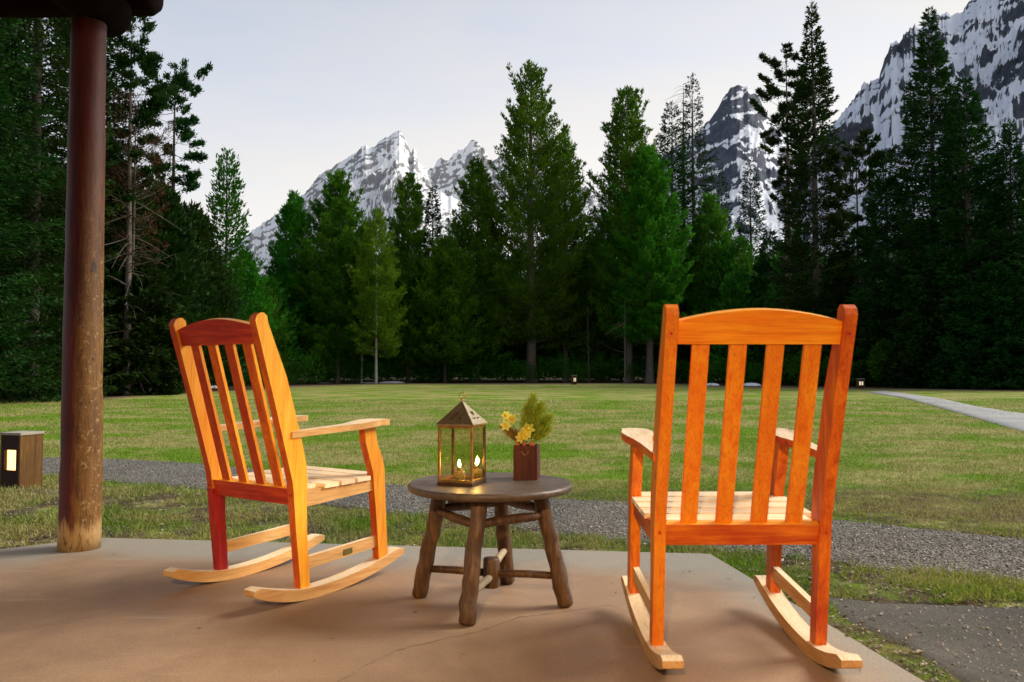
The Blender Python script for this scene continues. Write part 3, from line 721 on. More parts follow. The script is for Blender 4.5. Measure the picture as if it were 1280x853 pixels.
def logobj(name, A, B, r, label):
    A, B = Vector(A), Vector(B); bm = bmesh.new(); n = 14; P = [A.lerp(B, i / n) for i in range(n + 1)]; Rr = [r * rd.uniform(.97, 1.03) for _ in P]
    dv = (B - A).normalized()
    P = [A - dv * .03] + P + [B + dv * r * .28, B + dv * r * .42]; Rr = [r * .8] + Rr + [r * .82, r * .45]
    tube(bm, P, Rr, 24)
    return tag(link(name, fin(bm, name, True), None, [dl.m]), label, 'log beam', 'roof logs over the porch post')
ex, ey = at_y(166, 40, 4.45)[:2]
logobj('log_beam', (px - .30, .2, 2.93), (-2.255, 4.42, 2.925), .125, 'shorter dark log beam directly on top of the porch post')
logobj('log_beam', (-6.4, 4.68, 3.17), (-2.14, 4.62, 3.165), .14, 'longer dark round log beam under the roof, above the other one')
rfm = NT('dark_roof_boards'); g = rfm.noise(rfm.coord('Object', (2, 30, 1)), 2, 4); rfm.col(rfm.ramp(g, [(.3, (.008, .005, .004)), (.7, (.022, .014, .01))])); rfm.set(Roughness=1.); rfm.b.inputs['Specular IOR Level'].default_value = .05
bm = bmesh.new(); bx(bm, (-3.1, 1.08, 3.37), (9.8, 7.16, .10)); prf = link('porch_roof', fin(bm, 'porch_roof', bevel=.01), None, [rfm.m])
tag(prf, 'flat dark board roof over the porch slab', 'roof')
bm = bmesh.new()
for k in range(16): tube(bm, [(-8, -2.35, .1 + k * .2), (4, -2.35, .1 + k * .2)], .115, 16)
tag(link('cabin_wall', fin(bm, 'cabin_wall', True), None, [lg.m]), 'brown horizontal log wall of the cabin behind the porch', 'wall')
LX, LY, LZ = -.45, -1.55, 2.25
lamp = tag(empty('wall_lamp', (LX, LY, LZ)), 'lit bronze wall lamp on the cabin log wall behind the chairs', 'lamp')
bm = bmesh.new(); lathe(bm, [(.02, .14), (.11, .10), (.115, .09), (.02, .12)], 20); link('lamp_cap', fin(bm, 'lamp_cap', True), lamp, [dkb])
bm = bmesh.new(); tube(bm, [(0, -.70, .14), (0, -.35, .2), (0, 0, .13)], .012, 8); link('lamp_arm', fin(bm, 'lamp_arm', True), lamp, [dkb])
bm = bmesh.new(); bmesh.ops.create_uvsphere(bm, u_segments=16, v_segments=10, radius=.045, matrix=Matrix.Translation((0, 0, .06))); link('lamp_bulb', fin(bm, 'lamp_bulb', True), lamp, [emis('bulb_glow', (1, .72, .4), 30)])
pl = bpy.data.lights.new('porch_light', 'SPOT'); pl.energy = 330; pl.spot_size = R(168); pl.spot_blend = .35; pl.color = (1, .66, .34); pl.shadow_soft_size = .06
po = bpy.data.objects.new('porch_light', pl); COL.objects.link(po); po.location = (0, 0, -.02); po.parent = lamp

# ------------------------------------------------------------------ bollard lights
bwood = wood('bollard_wood', 2, (.13, .06, .010), (.06, .02, .004), (.19, .09, .02), .7); capm = simple('pale_cap', (.38, .34, .27), .7)
bdark = wood('bollard_dark_wood', 2, (.035, .012, .008), (.015, .006, .004), (.06, .02, .012), .7)
def bollard(loc, rz, s, hgt, label, lit_c, lit_s, two):
    b = tag(empty('bollard_light', loc, rz), label, 'path light', 'wooden bollard lights')
    # four sides with a real opening in the -y face
    w_ = s / 2; th = .02; bm = bmesh.new()
    bx(bm, (-w_ + th / 2, 0, hgt / 2), (th, s, hgt)); bx(bm, (w_ - th / 2, 0, hgt / 2), (th, s, hgt)); bx(bm, (0, w_ - th / 2, hgt / 2), (s - 2 * th, th, hgt))
    link('side_boards', fin(bm, 'side_boards', bevel=.002), b, [bwood])
    bm = bmesh.new(); z0, z1 = hgt * .36, hgt * .73; ow = s * .29
    bx(bm, (0, -w_ + th / 2, z0 / 2), (s - 2 * th, th, z0)); bx(bm, (0, -w_ + th / 2, (z1 + hgt) / 2), (s - 2 * th, th, hgt - z1))
    sw = (s - 2 * th) / 2 - ow
    for q in (-1, 1): bx(bm, (q * (ow + sw / 2), -w_ + th / 2, (z0 + z1) / 2), (sw, th - .001, z1 - z0))
    if two: bx(bm, (0, -w_ + th / 2, (z0 + z1) / 2), (s * .12, th - .001, z1 - z0))
    link('front_board', fin(bm, 'front_board'), b, [bdark])
    bm = bmesh.new(); bx(bm, (0, 0, hgt + .012), (s + .012, s + .012, .022)); link('cap', fin(bm, 'cap', bevel=.003), b, [capm])
    bm = bmesh.new(); bx(bm, (0, -w_ + .055, (z0 + z1) / 2), (s - 2 * th - .012, .012, (z1 - z0) + .03)); link('lit_diffuser', fin(bm, 'lit_diffuser'), b, [emis('diffuser_glow', lit_c, lit_s)])
    return b
# nearest corner of the box stands at pixel column 24
cx, cy = at(24, 612, G0)
s_ = .225; ang = R(-18)
off = Matrix.Rotation(ang, 4, 'Z') @ Vector((s_ / 2, -s_ / 2, 0))
bollard((cx - off.x, cy - off.y, G0 - .01), ang, s_, .462, 'square wooden path light with glowing opening at left edge beside the gravel path', (1, .5, .14), 2.1, False)
def far_b(u, v, Y, s, hh, rz, label, st):
    P = at_y(u, v, Y); bollard((P.x, P.y, gzf(P.x, P.y)), rz, s, hh, label, (1, .85, .6), st * .45, True)
far_b(717.5, 482, 62, .34, .72, R(20), 'tiny distant wooden path light before the tall pine trunk at the lawn edge', .9)
far_b(1075.5, 487, 50, .40, .60, R(-8), 'distant wooden path light where the far concrete path begins', .9)

# ------------------------------------------------------------------ trees
def crownmat(name, dark, midc, light, trans=.22):
    m = NT(name); oi = m.n('ShaderNodeObjectInfo')
    g = m.noise(m.pos(), .55, 4, .65); f = m.noise(m.pos(), 3.5, 3, .7)
    k = m.math('ADD', m.math('MULTIPLY', g, .6), m.math('MULTIPLY', f, .4))
    c = m.ramp(k, [(.36, dark), (.5, midc), (.66, light)])
    hv = m.n('ShaderNodeHueSaturation'); m.l(c, hv.inputs['Color'])
    m.l(m.math('ADD', m.math('MULTIPLY', oi.outputs['Random'], .32), .82), hv.inputs['Value'])
    m.l(m.math('ADD', m.math('MULTIPLY', oi.outputs['Random'], .055), .470), hv.inputs['Hue'])
    m.l(hv.outputs[0], m.b.inputs['Base Color']); m.set(Roughness=.6); m.b.inputs['Specular IOR Level'].default_value = .1
    tl = m.n('ShaderNodeBsdfTranslucent'); m.l(hv.outputs[0], tl.inputs[0]); x = m.n('ShaderNodeMixShader'); x.inputs[0].default_value = trans
    m.l(m.b.outputs[0], x.inputs[1]); m.l(tl.outputs[0], x.inputs[2]); m.l(x.outputs[0], m.out.inputs[0]); return m.m
CM = {'spruce': crownmat('shade_dark_needles', (.007, .027, .004), (.014, .047, .006), (.029, .078, .010)),  # needle colour lowered to carry the shade of the dark forest sides
      'fir': crownmat('mid_green_needles', (.015, .065, .004), (.032, .12, .006), (.06, .19, .012), .35),
      'pine': crownmat('lodgepole_needles', (.022, .085, .004), (.050, .155, .007), (.095, .24, .014), .4),
      'young': crownmat('fresh_light_green_needles', (.05, .15, .006), (.10, .25, .012), (.18, .36, .03), .4),
      'dead': crownmat('rusty_dead_needles', (.05, .03, .015), (.09, .045, .02), (.13, .07, .035), .1)}
def bark(name, a, b):
    m = NT(name); g = m.noise(m.coord('Object', (5, 5, 1.2)), 2, 5, .75); m.col(m.ramp(g, [(.3, a), (.7, b)])); m.set(Roughness=.9); m.bump(g, .6, .04); return m.m
BK = {'grey': bark('grey_brown_bark', (.045, .035, .028), (.17, .14, .115)), 'dark': bark('dark_bark', (.02, .016, .012), (.07, .055, .045)),
      'white': bark('pale_birch_bark', (.22, .21, .18), (.55, .54, .48)), 'tan': bark('warm_pine_bark', (.07, .045, .03), (.22, .15, .10))}

def tree_mesh(H, W, zc, kind, N, rg, prof=None, droop=None, leaf=None):
    """limb centre lines and foliage kites of one conifer. H height, W half width, zc lowest green height"""
    spr = kind in ('spruce',)
    tuft = kind == 'tuft'
    if tuft: kind = 'pine'
    gap = .95 if tuft else {'spruce': .34, 'fir': .36, 'pine': .42, 'young': .32, 'dead': .5}[kind] * (H / 26) ** .5
    zs, az, ln_ = [], [], []
    z = zc; a = rg.uniform(0, 6)
    while z < H * .985:
        t = (H - z) / (H - zc)
        pr = np.interp(t, *prof) if prof else (t ** .8 if spr else min(1, (t * 1.25) ** .75))
        nb = int(rg.integers(5, 8)) if t > .12 else 4
        for k in range(nb):
            a += 2 * math.pi / nb + rg.normal() * .25
            zs.append(z + rg.normal() * gap * .3); az.append(a)
            l = W * pr * rg.uniform(.72, 1.1)
            if kind in ('pine', 'young'): l *= rg.choice([1, 1, .75, 1.15]) if not tuft else rg.choice([1.1, .9, .6, .3])
            ln_.append(max(l, .12 + .05 * H / 20))
        a += 1.1; z += gap * rg.uniform(.7, 1.3)
    zs, az, ln_ = map(np.array, (zs, az, ln_)); nb = len(zs)
    if spr:
        t = np.clip((H - zs) / (H - zc), 0, 1)
        e0 = .55 - 1.05 * t + rg.normal(size=nb) * .1; cv = .05 + .35 * t
    else:
        t = np.clip((H - zs) / (H - zc), 0, 1)
        e0 = (.95 - 1.0 * t if not tuft else .45 - .6 * t) + rg.normal(size=nb) * (.16 if not tuft else .3); cv = .25 + .15 * t
    if droop is not None: e0 -= droop
    ln_ = np.minimum(ln_, np.maximum(.15, (H - zs) * .95 / np.maximum(.05, np.tan(e0) + cv)))
    zsafe = np.clip(zs, 0, H)
    N = int(N * (1.9 if kind in ('pine', 'young') and not tuft else 1.35)); wgt = ln_ ** .85; wgt /= wgt.sum()
    bi = rg.choice(nb, N, p=wgt)
    L = ln_[bi]
    dens = {'spruce': .26, 'fir': .3, 'pine': .34, 'young': .3, 'dead': .4}[kind]
    ns = np.maximum(3, np.round(L / dens))
    lo = .08 if kind != 'pine' else .2
    if tuft: lo = .5; ns = np.maximum(2, np.round(L / .55))
    s = lo + (1 - lo) * (np.ceil(rg.uniform(0, 1, N) ** .8 * ns) / ns) + rg.normal(size=N) * .012
    side = rg.choice([-1, 1], N)
    qmax = (.42 if kind != 'pine' else .34) * L * (1.12 - s) + .12
    q = rg.uniform(0, 1, N) * qmax
    sw = s + q * .5 / L            # twigs sweep forward
    r = L * np.minimum(sw, 1.05)
    zz = zsafe[bi] + L * (np.tan(e0[bi]) * sw + cv[bi] * sw ** 2)
    ca, sa = np.cos(az[bi]), np.sin(az[bi])
    if kind == 'spruce': zz -= q * .28; 
    P = np.stack([ca * r - sa * q * side, sa * r + ca * q * side, zz], -1)
    slope = np.tan(e0[bi]) + 2 * cv[bi] * sw
    D = np.stack([ca * .75 - sa * side * .6, sa * .75 + ca * side * .6, slope * .7 + (.25 if kind != 'spruce' else -.15)], -1)
    jit = {'spruce': .33, 'fir': .4, 'pine': .62, 'young': .5, 'dead': .6}[kind]
    D = D + rg.normal(size=(N, 3)) * jit
    if kind in ('pine', 'young'): D[:, 2] += .25
    D /= np.linalg.norm(D, axis=1, keepdims=True)
    P += rg.normal(size=(N, 3)) * (.05 if spr else .075)
    sc_ = leaf or {'spruce': (.29, .11), 'fir': (.30, .11), 'pine': (.34, .115), 'young': (.28, .085), 'dead': (.18, .03)}[kind]
    V, F_ = kites(P, D, sc_[0] * rg.uniform(.6, 1.35, N), sc_[1] * rg.uniform(.7, 1.3, N), rg)
    # leader
    n2 = 60; k = rg.uniform(0, 1, n2); P2 = np.stack([rg.normal(size=n2) * .03, rg.normal(size=n2) * .03, H - 1.4 * k], -1)
    D2 = rg.normal(size=(n2, 3)) * .5 + np.array([0, 0, .8]); D2 /= np.linalg.norm(D2, axis=1, keepdims=True)
    V2, F2 = kites(P2, D2, np.full(n2, .25), np.full(n2, .06), rg)
    return np.concatenate([V, V2]), np.concatenate([F_, F2 + len(V)]), (zsafe, az, ln_, e0, cv)
def trunk_mesh(name, H, r0, br, rg, bare=None, nlimb=None, lean=0, dead=0):
    Vs, Fs, off = [], [], 0
    def addtube(P, Rr, seg):
        nonlocal off
        P = np.array(P); n = len(P); a = np.arange(seg) * 2 * np.pi / seg
        T = np.gradient(P, axis=0); T /= np.linalg.norm(T, axis=1, keepdims=True) + 1e-9
        ref = np.where(np.abs(T[:, 2:3]) > .9, np.array([[1., 0, 0]]), np.array([[0, 0, 1.]]))
        A = np.cross(T, ref); A /= np.linalg.norm(A, axis=1, keepdims=True) + 1e-9; B = np.cross(T, A)
        V = P[:, None] + (A[:, None] * np.cos(a)[None, :, None] + B[:, None] * np.sin(a)[None, :, None]) * np.array(Rr)[:, None, None]
        Vs.append(V.reshape(-1, 3)); i_ = np.arange(n * seg).reshape(n, seg)
        Fs.append(np.stack([i_[:-1], np.roll(i_[:-1], -1, 1), np.roll(i_[1:], -1, 1), i_[1:]], -1).reshape(-1, 4) + off); off += n * seg
    n = 16; k = np.linspace(0, 1, n)
    addtube(np.stack([lean * k * H + .04 * np.sin(k * 7) * r0 * 3, .05 * np.sin(k * 5) * r0 * 3, k * H * .99 - .15], -1), r0 * (1 - k) ** .85 * np.where(k < .02, 1.3, 1) + .012, 9)
    zs, az, ln_, e0, cv = br
    sel = np.arange(len(zs)); 
    if nlimb and len(sel) > nlimb: sel = rg.choice(sel, nlimb, replace=False)
    for i in sel:
        s = np.linspace(0, .92, 5); L = ln_[i]
        z = zs[i] + L * (np.tan(e0[i]) * s + cv[i] * s ** 2)
        addtube(np.stack([np.cos(az[i]) * L * s, np.sin(az[i]) * L * s, z], -1), (.007 + .008 * L) * (1 - s * .85), 4)
    for _ in range(dead):
        a_ = rg.uniform(0, 6.28); z0 = rg.uniform(*bare); L = rg.uniform(.5, 2.4); s = np.linspace(0, 1, 6); dz = rg.uniform(-.5, .25)
        w1 = rg.normal() * .15
        addtube(np.stack([np.cos(a_ + w1 * s) * L * s, np.sin(a_ + w1 * s) * L * s, z0 + L * (dz * s - .25 * s ** 2 * rg.uniform(-1, 1.5))], -1), .025 * (1 - s * .8), 4)
    return np_mesh(name, np.concatenate(Vs), np.concatenate(Fs), True)
def tree(u, vtop, Y, hw, kind, label, name='conifer_tree', vlow=None, N=16000, r0=None, bk='dark', prof=None, group='conifers along the meadow edge', dead=0, seed=0, droop=None, nlimb=120, leaf=None, lean=0, mat=None):
    P0 = at_y(u, 470, Y); x, y = P0.x, Y; z0 = gzf(x, y)
    H = at_y(u, vtop, Y).z - z0; W = hw / F * Y
    zc = .4 if vlow is None else at_y(u, vlow, Y).z - z0
    rg = np.random.default_rng(int(abs(u) * 7 + Y * 13 + seed))
    V, Fq, br = tree_mesh(H, W, zc, kind, N, rg, prof, droop, leaf)
    t = tag(empty(name, (x, y, z0 - .02), rg.uniform(0, 6.28)), label, 'tree', group)
    r0 = r0 or H * .011
    link('trunk', trunk_mesh('trunk', H, r0, br, rg, (1.0, max(zc, 2)), nlimb, lean, dead), t, [BK[bk]])
    link('crown', np_mesh('crown', V, Fq), t, [CM[mat or ('pine' if kind == 'tuft' else kind)]])
    return t
SP = ([0, .1, .3, .6, .85, 1], [.02, .14, .38, .72, .95, 1.0])
NAR = ([0, .1, .3, .6, 1], [.05, .3, .6, .85, 1.0])
OPEN = ([0, .06, .2, .5, 1], [.15, .5, .85, 1.0, .8])
WIDE = ([0, .08, .2, .4, .7, 1], [.04, .15, .35, .66, 1.0, .95])
TOP = ([0, .15, .4, .7, 1], [.35, .8, 1.0, .9, .55])
# left wall of trees; its firs and pines take the shade-darkened needles
T = tree
T(-60, -420, 27, 130, 'spruce', 'huge dark spruce cut off by the left edge of the frame', 'spruce_tree', N=44000, prof=SP, leaf=(.19, .07))
T(38, -330, 30, 95, 'spruce', 'tall black-green spruce just left of the porch post', 'spruce_tree', N=48000, prof=NAR, vlow=470, leaf=(.19, .07))
T(-10, -100, 34, 110, 'spruce', 'dark spruce behind the glowing path light at the left edge', 'spruce_tree', N=42000, prof=SP, leaf=(.19, .07))
T(104, -60, 36, 75, 'spruce', 'dark spruce standing directly behind the porch post', 'spruce_tree', N=36000, prof=NAR, leaf=(.21, .075))
T(157, 22, 35.3, 52, 'tuft', 'tall thin lodgepole pine with long bare grey trunk just right of the porch post', 'pine_tree', vlow=235, N=12000, bk='grey', prof=OPEN, dead=70, r0=.17, seed=2, leaf=(.2, .07), mat='spruce')
T(163, 130, 35.9, 44, 'dead', 'dying pine with rusty brown needles beside the bare lodgepole trunk', 'dead_tree', vlow=330, N=5200, bk='grey', prof=OPEN, dead=40, r0=.12)
T(213, 82, 47, 50, 'tuft', 'open flat-branched pine, second tall pine right of the porch post', 'pine_tree', vlow=255, N=12000, bk='dark', prof=TOP, dead=40, r0=.2, leaf=(.22, .075), mat='spruce')
T(138, 205, 37, 62, 'fir', 'dense green fir low behind the bare pine trunk, nearest the post', 'fir_tree', N=20000, prof=WIDE, mat='spruce')
T(196, 238, 39, 62, 'fir', 'dense green fir in front of the open flat-branched pine', 'fir_tree', N=20000, prof=WIDE, mat='spruce')
T(240, 262, 45, 50, 'fir', 'bushy green fir just left of the slender lace-like tree', 'fir_tree', N=16000, prof=WIDE, mat='spruce')
T(176, 330, 36.5, 60, 'spruce', 'short dark spruce filling the foot of the left forest', 'spruce_tree', N=13000, prof=WIDE)
T(280, 190, 55, 34, 'fir', 'slender see-through fir standing alone against the sky left of the left mountain', 'fir_tree', N=7000, bk='dark', prof=NAR, r0=.16)
T(262, 335, 47, 42, 'fir', 'low green fir at the foot of the slender see-through fir', 'fir_tree', N=10000, prof=WIDE, mat='spruce')
T(306, 318, 58, 34, 'pine', 'short loose pine right behind the left chair crest', 'pine_tree', N=8000, prof=WIDE)
T(322, 360, 60, 36, 'fir', 'low fir directly behind the right post top of the left chair', 'fir_tree', N=8000, prof=WIDE)
# middle
T(365, 243, 70, 38, 'pine', 'roundish loose pine below the left slope of the snowy left mountain', 'pine_tree', N=14000, vlow=440, bk='grey', prof=WIDE, dead=20)
T(422, 218, 69, 50, 'pine', 'broad brush-like green pine in front of the left mountain face', 'pine_tree', N=26000, vlow=452, bk='grey', prof=WIDE, dead=16)
T(392, 335, 74, 45, 'fir', 'lower fir between the roundish pine and the broad brush-like pine', 'fir_tree', N=11000, prof=WIDE)
T(470, 262, 67, 34, 'young', 'light fresh-green pine with pale whitish trunk below the left mountain', 'pine_tree', N=11000, vlow=445, bk='white', prof=WIDE, nlimb=16, r0=.11)
T(452, 268, 70, 24, 'young', 'thin pale-green sapling close left of the light fresh-green pine', 'pine_tree', N=6000, vlow=440, bk='white', prof=WIDE, nlimb=14, r0=.08)
T(510, 220, 72, 34, 'pine', 'narrow columnar pine with pointed top under the left summit', 'pine_tree', N=13000, vlow=455, prof=NAR)
T(540, 231, 73, 20, 'spruce', 'thin spire-topped spruce between the two left peaks', 'spruce_tree', N=8000, prof=NAR)
T(556, 300, 71, 42, 'pine', 'bushy lower pine beneath the thin spire-topped spruce', 'pine_tree', N=13000, vlow=455, prof=WIDE)
T(597, 199, 75, 44, 'pine', 'dark pine with narrow top left of the tallest central pine', 'pine_tree', N=20000, vlow=450, prof=WIDE)
T(664, 82, 76, 78, 'pine', 'tallest central pine with thick grey trunk, above the lantern and flowers', 'pine_tree', N=34000, vlow=430, bk='grey', r0=.5, prof=([0, .1, .3, .5, .75, 1], [.04, .18, .42, .66, 1.0, .8]))
T(707, 158, 79, 40, 'pine', 'pine whose pointed top shows just right of the tallest central pine', 'pine_tree', N=16000, vlow=440, bk='grey', prof=WIDE, dead=16)
T(632, 330, 84, 42, 'fir', 'low green fir left of the thick grey trunk of the tallest pine', 'fir_tree', N=10000, prof=WIDE)
T(716, 345, 84, 44, 'fir', 'low green fir right of the thick grey trunk of the tallest pine', 'fir_tree', N=10000, prof=WIDE)
T(752, 285, 79, 36, 'fir', 'fir filling the dip between the two tallest middle pine clumps', 'fir_tree', N=10000, prof=WIDE)
T(786, 115, 74, 50, 'pine', 'tall pine with dark cone top, left of the pair above the right chair arm', 'pine_tree', N=24000, vlow=425, bk='grey', r0=.36, prof=([0, .1, .25, .45, .75, 1], [.08, .28, .5, .76, 1.0, .75]))
T(812, 185, 72, 54, 'pine', 'broad bright green pine in front of the dark cone-topped pine', 'pine_tree', N=28000, vlow=430, bk='grey', r0=.36, prof=WIDE)
T(842, 127, 78, 44, 'spruce', 'dense spruce immediately left of the dead-topped snag', 'spruce_tree', N=18000, prof=NAR)
T(869, 92, 80, 36, 'spruce', 'thin spired spruce with drooping bare lower branches left of the small peak', 'spruce_tree', N=9000, dead=60, vlow=400, prof=([0, .1, .3, .4, .7, 1], [.08, .25, .35, .8, .9, .8]))
sn = tag(empty('dead_tree', (at_y(857, 470, 80).x, 80, gzf(0, 80))), 'bare snapped-off dead trunk rising beside the thin spired spruce', 'tree', 'conifers along the meadow edge')
Hs = at_y(857, 104, 80).z; rgs = np.random.default_rng(4)
link('trunk', trunk_mesh('trunk', Hs, .32, (np.linspace(Hs * .82, Hs * .99, 26), np.linspace(0, 30, 26), np.full(26, 1.5), np.full(26, .1), np.full(26, -.7)), rgs, (3, Hs), None, 0, 40), sn, [BK['dark']])
T(888, 245, 76, 40, 'pine', 'mid-height pine right below the thin spired spruce', 'pine_tree', N=14000, vlow=440, bk='grey', prof=WIDE, dead=16)
T(905, 214, 86, 20, 'spruce', 'small pointed spruce against the snow field of the small peak', 'spruce_tree', N=6000, prof=NAR)
T(941, 200, 82, 27, 'spruce', 'medium pointed spruce right of the snow field below the small peak', 'spruce_tree', N=10000, prof=NAR)
T(925, 300, 74, 40, 'fir', 'low fir above the middle of the right chair crest rail', 'fir_tree', N=11000, prof=WIDE)
T(965, 285, 70, 40, 'spruce', 'shadowy spruce left of the tall bare-trunked pine', 'spruce_tree', N=13000, prof=WIDE)
# right
T(988, 66, 64, 40, 'tuft', 'tall pine with long bare brown trunk and flat sprays, left of the needle-shaped spruce', 'pine_tree', vlow=250, N=17000, bk='tan', prof=TOP, dead=26, r0=.3, leaf=(.27, .09), mat='spruce')
T(1022, 1, 61, 62, 'spruce', 'very tall needle-shaped spruce with sharp tip touching the top of the frame', 'spruce_tree', N=36000, prof=SP, bk='grey')
T(1075, 178, 59, 36, 'tuft', 'thin sparse pine with crooked dark trunk between the two giant spruces', 'pine_tree', vlow=330, N=7500, bk='dark', prof=TOP, dead=50, r0=.17, mat='spruce')
T(1056, 300, 60, 40, 'spruce', 'dark low spruce under the thin sparse pine', 'spruce_tree', N=13000, prof=WIDE)
T(1112, 190, 57, 52, 'spruce', 'dark spruce shoulder on the left flank of the giant right spruce', 'spruce_tree', N=18000, prof=WIDE)
T(1171, 11, 55, 84, 'spruce', 'giant broad dark spruce rising high before the right mountain', 'spruce_tree', N=42000, prof=SP)
T(1214, 92, 52, 86, 'spruce', 'giant layered spruce with grey trunk showing, in front at right', 'spruce_tree', N=38000, prof=SP, bk='grey', r0=.32)
T(1270, 152, 50, 56, 'spruce', 'dark spruce at the right edge of the frame', 'spruce_tree', N=20000, prof=SP)
T(1345, 60, 47, 90, 'spruce', 'big dark spruce just beyond the right edge of the frame', 'spruce_tree', N=16000, prof=SP)
T(1105, 432, 54, 14, 'fir', 'little young fir at the forest foot beside the far concrete path', 'fir_tree', N=2500, prof=WIDE, group='small young firs')
T(1128, 425, 53, 18, 'spruce', 'small young spruce in front of the giant right spruce', 'spruce_tree', N=3500, prof=WIDE, group='small young firs')
T(1165, 330, 52, 46, 'spruce', 'low dark spruce between the two giant right spruces', 'spruce_tree', N=14000, prof=WIDE)
T(1245, 330, 48, 60, 'spruce', 'low spruce whose boughs sweep the grass near the right edge', 'spruce_tree', N=16000, prof=WIDE)
for i, (u, vt, Y, bk_, lab) in enumerate(((352, 385, 69, 'grey', 'thin bare young trunk behind the lawn, left of the thicker pine trunk'), (382, 370, 71, 'grey', 'slim pole-like trunk just left of the broad brush-like pine trunk'), (781, 372, 70, 'grey', 'thin leaning grey sapling trunk left of the two pine trunks behind the right chair'), (736, 380, 72, 'dark', 'spindly dark bare trunk right of the distant lawn light'))):
    x = at_y(u, 470, Y).x; z0 = gzf(x, Y); H = at_y(u, vt, Y).z - z0; rgs = np.random.default_rng(i + 50)
    t_ = tag(empty('bare_sapling', (x, Y, z0)), lab, 'tree', 'bare thin trunks at the forest edge')
    nn = 18; link('trunk', trunk_mesh('trunk', H, .08, (np.linspace(H * .4, H * .95, nn), rgs.uniform(0, 6, nn), rgs.uniform(.3, 1., nn), np.full(nn, .2), np.full(nn, .1)), rgs, (1, H), None, rgs.normal() * .01, 12), t_, [BK[bk_]])

# the deep wood behind: one mass nobody could count
def mass(name, specs, mat, wob):
    Vs, Fs, off = [], [], 0
    for (u, vt, Y, hw, N) in specs:
        P0 = at_y(u, 470, Y); z0 = gzf(P0.x, Y); H = at_y(u, vt, Y).z - z0
        rg = np.random.default_rng(int(abs(u) * 3 + Y * 17)); V, Fq, _ = tree_mesh(H, hw / F * Y, .3, 'fir', N, rg, WIDE, None, (.5, .2))
        V = V + np.array([P0.x, Y, z0]); Vs.append(V); Fs.append(Fq + off); off += len(V)
    return tag(link(name, np_mesh(name, np.concatenate(Vs), np.concatenate(Fs)), None, [mat]), kind='stuff')
sp = []
rb = np.random.default_rng(77)
SK_U = [-400, 0, 120, 250, 300, 340, 480, 560, 760, 900, 960, 1080, 1280, 1700]; SK_V = [150, 150, 200, 290, 345, 325, 320, 315, 310, 305, 305, 300, 250, 200]
for k, (du, add) in enumerate(((10, 0), (20, 16), (34, 34))):
    for u in np.arange(-420, 1700, 34 if k else 30):
        uu = u + rb.uniform(-10, 10); sp.append((uu, np.interp(uu, SK_U, SK_V) + rb.uniform(-14, 34) + k * 12, float(np.interp(uu, EDGE_U, EDGE_D)) + du + rb.uniform(-3, 3), 34 + 8 * k, 2600))
mass('deep_forest', sp, CM['fir'], 0)
# low shrubs and seedlings along the edge
Vs, Fs, off = [], [], 0
for u in np.arange(-420, 1700, 15):
    Y = float(np.interp(u, EDGE_U, EDGE_D)) + rb.uniform(-1.5, 3); x = at_y(u, 470, Y).x
    hgt = rb.uniform(.6, 2.2); V, Fq, _ = tree_mesh(hgt + 1, rb.uniform(.8, 1.5), .1, 'fir', 420, rb, WIDE, None, (.22, .06)); V[:, 2] *= .8
    V = V + np.array([x, Y, gzf(x, Y)]); Vs.append(V); Fs.append(Fq + off); off += len(V)
tag(link('undergrowth', np_mesh('undergrowth', np.concatenate(Vs), np.concatenate(Fs)), None, [CM['fir']]), kind='stuff')

# ------------------------------------------------------------------ mountains
mm_ = NT('mountain_rock_and_snow')
sa_ = mm_.n('ShaderNodeAttribute', attribute_name='snow').outputs['Fac']; ta_ = mm_.n('ShaderNodeAttribute', attribute_name='wood').outputs['Fac']
def mountmat(name, rock1, rock2, rock3, snowc):
    m = NT(name); s_ = m.n('ShaderNodeAttribute', attribute_name='snow').outputs['Fac']; t_ = m.n('ShaderNodeAttribute', attribute_name='wood').outputs['Fac']
    g = m.noise(m.pos((1, 1, 1)), .012, 7, .7); f = m.noise(m.coord('Object', (1, 1, .8), (.5, .6, .3)), .05, 6, .78)
    rock = m.ramp(m.math('ADD', m.math('MULTIPLY', g, .5), m.math('MULTIPLY', f, .5)), [(.36, rock1), (.5, rock2), (.64, rock3)])
    k = m.math('ADD', s_, m.math('MULTIPLY', m.math('SUBTRACT', f, .5), .75))
    c = m.mix(m.ramp(k, [(.45, 0.), (.57, 1.)]), rock, snowc)
    kt = m.math('ADD', t_, m.math('MULTIPLY', m.math('SUBTRACT', f, .5), 1.2))
    c = m.mix(m.ramp(kt, [(.55, 0.), (.62, 1.)]), c, (.035, .055, .04)); m.col(c); m.set(Roughness=.85)
    m.b.inputs['Specular IOR Level'].default_value = .2; m.bump(f, .9, 14); return m.m
del mm_
